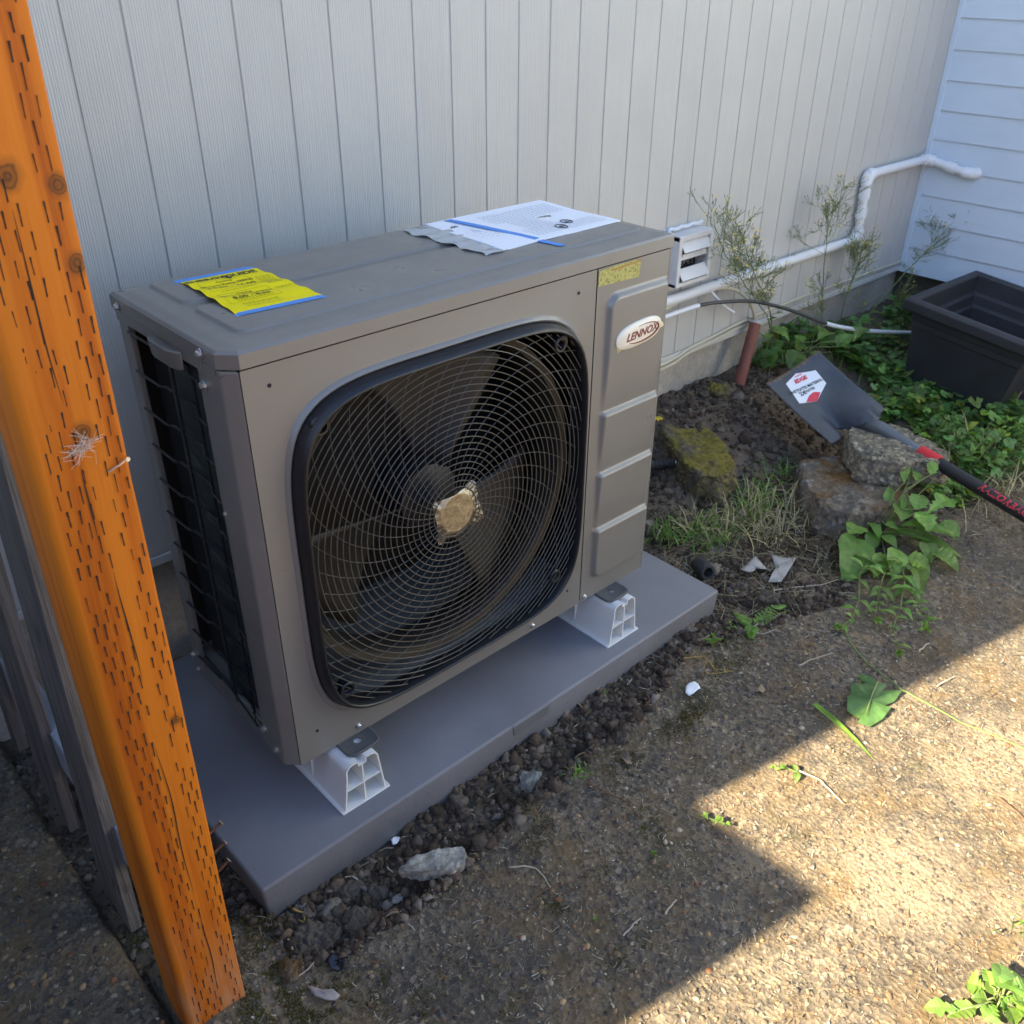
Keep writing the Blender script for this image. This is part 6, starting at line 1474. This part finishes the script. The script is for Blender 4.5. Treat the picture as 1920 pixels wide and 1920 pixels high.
# fern frond
fb = G((1400, 1160)); fern = empty('fern', fb, 'little green fern with finely divided fronds near the pad corner', 'fern'); rs = random.Random(2); ms = MB(); lm = MB()
for P in ((((1412, 1170), .010), ((1440, 1158), .022), ((1480, 1148), .012)), (((1410, 1172), .010), ((1390, 1158), .02), ((1380, 1150), .012)), (((1412, 1172), .010), ((1408, 1182), .012), ((1408, 1195), .004)), (((1415, 1165), .012), ((1450, 1140), .022), ((1470, 1136), .012))):
    Q = [Vector(onz(p, G(p)[2] + h)) for p, h in P]; R = []
    for i in range(2): R += [Q[i] * (1 - k / 6) + Q[i + 1] * k / 6 for k in range(6)]
    R.append(Q[-1]); ms.tube(R, .0011, 5, col=(1, 1, 1))
    for i in range(1, len(R)):
        d_ = (R[i] - R[i - 1]).normalized(); sd = d_.cross(Vector((0, 0, 1))).normalized(); f = i / len(R)
        for s_ in (-1, 1): leaf_geo(lm, R[i], R[i] + (sd * s_ + d_ * .5).normalized() * .021 * (1.1 - .8 * f), .0075, 'lance', (0, 0, 1), .1, .2, tint(rs, .8, 1.2))
ms.build('stem', M['stem'], fern); lm.build('leaflet', M['leaf'], fern)['kind'] = 'stuff'
# fallen leaf, stem and grass blade on the concrete
pc = [(1646, 1280), (1630, 1272), (1610, 1260), (1614, 1274), (1626, 1286), (1596, 1280), (1596, 1298), (1588, 1308), (1588, 1335), (1602, 1338), (1612, 1348), (1608, 1359), (1632, 1360), (1656, 1346), (1670, 1330), (1658, 1322), (1678, 1312), (1690, 1298), (1668, 1295), (1655, 1292), (1664, 1284)]
c = G((1640, 1310)); P = [Vector(onz(p, c[2] + .012)) for p in pc]; ctr = Vector(onz((1636, 1312), c[2] + .018)); mb = MB(); n = len(P); V = []
for f in (.02, .4, .75, 1): V += [ctr + (p - ctr) * f + Vector((0, 0, .006 * f * math.sin(i * 1.9) * f)) - ctr for i, p in enumerate(P)]
mb.add(V, [(i * n + k, i * n + (k + 1) % n, (i + 1) * n + (k + 1) % n, (i + 1) * n + k) for i in range(3) for k in range(n)] + [tuple(range(n))], (.9, 1.0, 1.15))
fl_ = empty('fallen_leaf', ctr, 'single large ragged green leaf lying flat at the shadow edge', 'leaf'); o = mb.build('leaf_blade', M['leaf_dark'], None, smooth=True, angle=180); o.location = ctr; place(o, fl_)
mb = MB(); vv = [Vector(onz(p, c[2] + .0225)) for p in ((1646, 1278), (1636, 1300), (1630, 1318), (1622, 1340))]; mb.tube(vv, [.002, .0016, .0010, .0005], 5, col=(1.6, 1.5, 1.3)); mb.build('midrib', M['stem'], fl_)
twig('long green flower stem lying across shade and sunlight', [(1582, 1182), (1590, 1210), (1620, 1245), (1652, 1272), (1690, 1298), (1740, 1328), (1800, 1360), (1860, 1385), (1925, 1412)], .0026, mat('green_stalk', (.13, .19, .06), .5), name='flower_stalk', cat='stalk', lift=.008)
mb = MB(); a = Vector(G((1524, 1326)) + np.array((0, 0, .010))); b_ = Vector(G((1638, 1425)) + np.array((0, 0, .006))); leaf_geo(mb, a, b_, .014, 'blade', (0, 0, 1), .03, .35, (1.3, 1.3, .9)); o = mb.build('grass_blade', M['leaf'], origin=a); tag(o, 'single flat green grass blade half in sun on the concrete', 'grass blade')
for i, (p, lab) in enumerate((((1280, 1140 + 0), None),)): pass
# ---- tall wiry weeds with small yellow flowers
def wiry(label, base, stems, seed, tops, yv, nb=1.0):
    """stems: list of pixel polylines standing at distance y; tops: (px, radius m, n)"""
    b0 = ony(base, yv[0]); b = np.array((b0[0], yv[0], float(gz(b0[0], yv[0])))); o = empty('wiry_weed', b, label, 'weed', 'tall flowering weeds along the foundation'); rs = random.Random(seed); ms = MB(); bud = MB(); fl = MB(); lf = []
    for P, y0, y1 in stems:
        n = len(P); Q = [Vector(ony(p, y0 + (y1 - y0) * i / (n - 1))) for i, p in enumerate(P)]
        g = float(gz(Q[0].x, Q[0].y))
        if Q[0].z > g: Q.insert(0, Vector((Q[0].x - .01, Q[0].y, g - .01)))
        R = []
        for i in range(len(Q) - 1): R += [Q[i] * (1 - k / 4) + Q[i + 1] * k / 4 + Vector((rs.gauss(0, .0015), rs.gauss(0, .0015), 0)) for k in range(4)]
        R.append(Q[-1]); N = len(R); ms.tube(R, [.0026 - .0016 * i / N for i in range(N)], 6, col=(.9, .9, .9))
        def branch(p, d_, L, depth):
            q = p + d_ * L + Vector((0, 0, L * .18)); ms.tube([p, (p + q) / 2 + Vector((rs.gauss(0, .004), rs.gauss(0, .004), -.002)), q], [.00075, .0006, .0005], 4, cap=False, col=(1, 1, 1))
            if depth == 0:
                dd = (q - p).normalized(); bl = rs.uniform(.007, .012); bud.lathe([(.0002, 0), (.0010, bl * .3), (.0009, bl * .7), (.0003, bl)], q, dd, 5, cap=False)
                if rs.random() < .11:
                    for k in range(6):
                        a = 6.28 * k / 6; e = q + dd * bl + Vector((math.cos(a), math.sin(a) * .7, .5)) * .0065; fl.add([q + dd * bl, e + Vector((.002, 0, .001)), e + Vector((-.002, 0, .001))], [(0, 1, 2)])
                return
            for k in range(rs.choice((2, 3, 3))):
                v = (d_ + Vector((rs.gauss(0, .6), rs.gauss(0, .45), rs.gauss(.15, .45)))).normalized(); branch(p + (q - p) * rs.uniform(.45, 1), v, L * rs.uniform(.5, .75), depth - 1)
        for f0, f1, nb_, L in tops:
            for k in range(int(nb_ * 1.4)):
                f = rs.uniform(f0, f1); i = min(N - 2, int(f * (N - 1))); p = R[i]; d_ = ((R[i + 1] - R[i]).normalized() + Vector((rs.gauss(0, .75), rs.gauss(0, .45), rs.gauss(.1, .35)))).normalized(); branch(p, d_, L * rs.uniform(.6, 1.15), 3)
        for k in range(4):
            i = int((.06 + .10 * k) * (N - 1)); p = R[i]; a = rs.uniform(0, 6.28); L = rs.uniform(.05, .10) * (1 - .12 * k); l = MB(); leaf_geo(l, p, p + Vector((math.cos(a) * L, math.sin(a) * L * .6 - .02, rs.uniform(-.015, .03))), L * .5, 'lobed', (0, 0, 1), .12, .2, tint(rs), .08, k + seed); l.build('leaf', M['leaf_dark'], o)
    ms.build('stem', M['stem'], o, smooth=True, angle=180); bud.build('bud', M['bud'], o)['kind'] = 'stuff'
    if fl.v: fl.build('flower', M['petal'], o)['kind'] = 'stuff'
    return o
M['bud'] = mat('olive_bud', (.20, .205, .085), .7)
wiry('tall wiry weed with a dense bushy head beside the vent', (1455, 650), [([(1452, 640), (1438, 590), (1400, 540), (1362, 480), (1340, 425)], .545, .50), ([(1448, 600), (1440, 570), (1418, 520), (1402, 480), (1395, 440)], .54, .47)], 5, [(.55, 1.0, 9, .075), (.3, .6, 4, .06)], (.545, .5))
wiry('tall upright wiry weed in front of the pipe at mid wall', (1545, 640), [([(1540, 640), (1541, 590), (1544, 530), (1549, 460), (1555, 390)], .53, .52)], 8, [(.75, 1.0, 9, .075), (.35, .6, 4, .055)], (.53, .5))
wiry('spreading wiry weed with yellow flowers left of the corner', (1570, 620), [([(1572, 615), (1582, 570), (1598, 525), (1612, 490)], .54, .52)], 9, [(.5, 1.0, 11, .08)], (.54, .5))
wiry('wiry weed leaning right across the white lap siding', (1615, 620), [([(1612, 610), (1650, 565), (1700, 508), (1740, 468), (1790, 430), (1835, 400)], .50, .44)], 11, [(.62, 1.0, 10, .085), (.45, .6, 3, .06)], (.50, .45))
wiry('thin wiry weed beside the corner of the two walls', (1660, 640), [([(1655, 640), (1672, 590), (1690, 530)], .52, .52)], 12, [(.5, 1.0, 5, .06)], (.52, .5))
# lobed leaves at the foot of the tall weeds
plant('broadleaf_weed', 'dark lobed leaves at the foot of the wall behind the shovel', 'weed', (1470, 690), [
    ((1470, 640), (1430, 690), .10, .03, .060, 'lobed'), ((1480, 640), (1450, 610), .12, .16, .060, 'lobed'), ((1490, 650), (1510, 630), .10, .13, .050, 'lobed'), ((1470, 660), (1420, 670), .06, .05, .07, 'lobed'), ((1500, 660), (1480, 690), .08, .05, .06, 'ovate'), ((1530, 640), (1560, 620), .10, .10, .055, 'lobed'), ((1540, 650), (1590, 640), .08, .06, .06, 'ovate'), ((1520, 660), (1545, 690), .06, .04, .05, 'tooth'), ((1570, 650), (1600, 625), .1, .12, .05, 'tooth'), ((1560, 660), (1620, 680), .06, .04, .06, 'lobed'), ((1600, 640), (1625, 612), .12, .14, .05, 'lobed')], (), 'leaf_dark', None, 21)
trail('sprig of small leaves with white buds against the planter side', (1765, 770), [(((1765, 775), .0), ((1765, 730), .06), ((1775, 690), .11), ((1790, 672), .15)), (((1768, 770), .0), ((1775, 725), .06), ((1785, 712), .08))], 31, .016, .035, 3)
# yellow flower beside the unit
a = G((1233, 792)); mb = MB()
for k in range(8): t = 6.28 * k / 8; mb.add([(0, 0, .012), (.014 * math.cos(t - .3), .014 * math.sin(t - .3), .016), (.017 * math.cos(t), .017 * math.sin(t), .013), (.014 * math.cos(t + .3), .014 * math.sin(t + .3), .016)], [(0, 1, 2, 3)])
mb.tube([(0, 0, -.01), (0, 0, .012)], .0012, 5); o = mb.build('yellow_flower', M['petal']); o.location = a; tag(o, 'single yellow flower low in the soil beside the unit', 'flower')
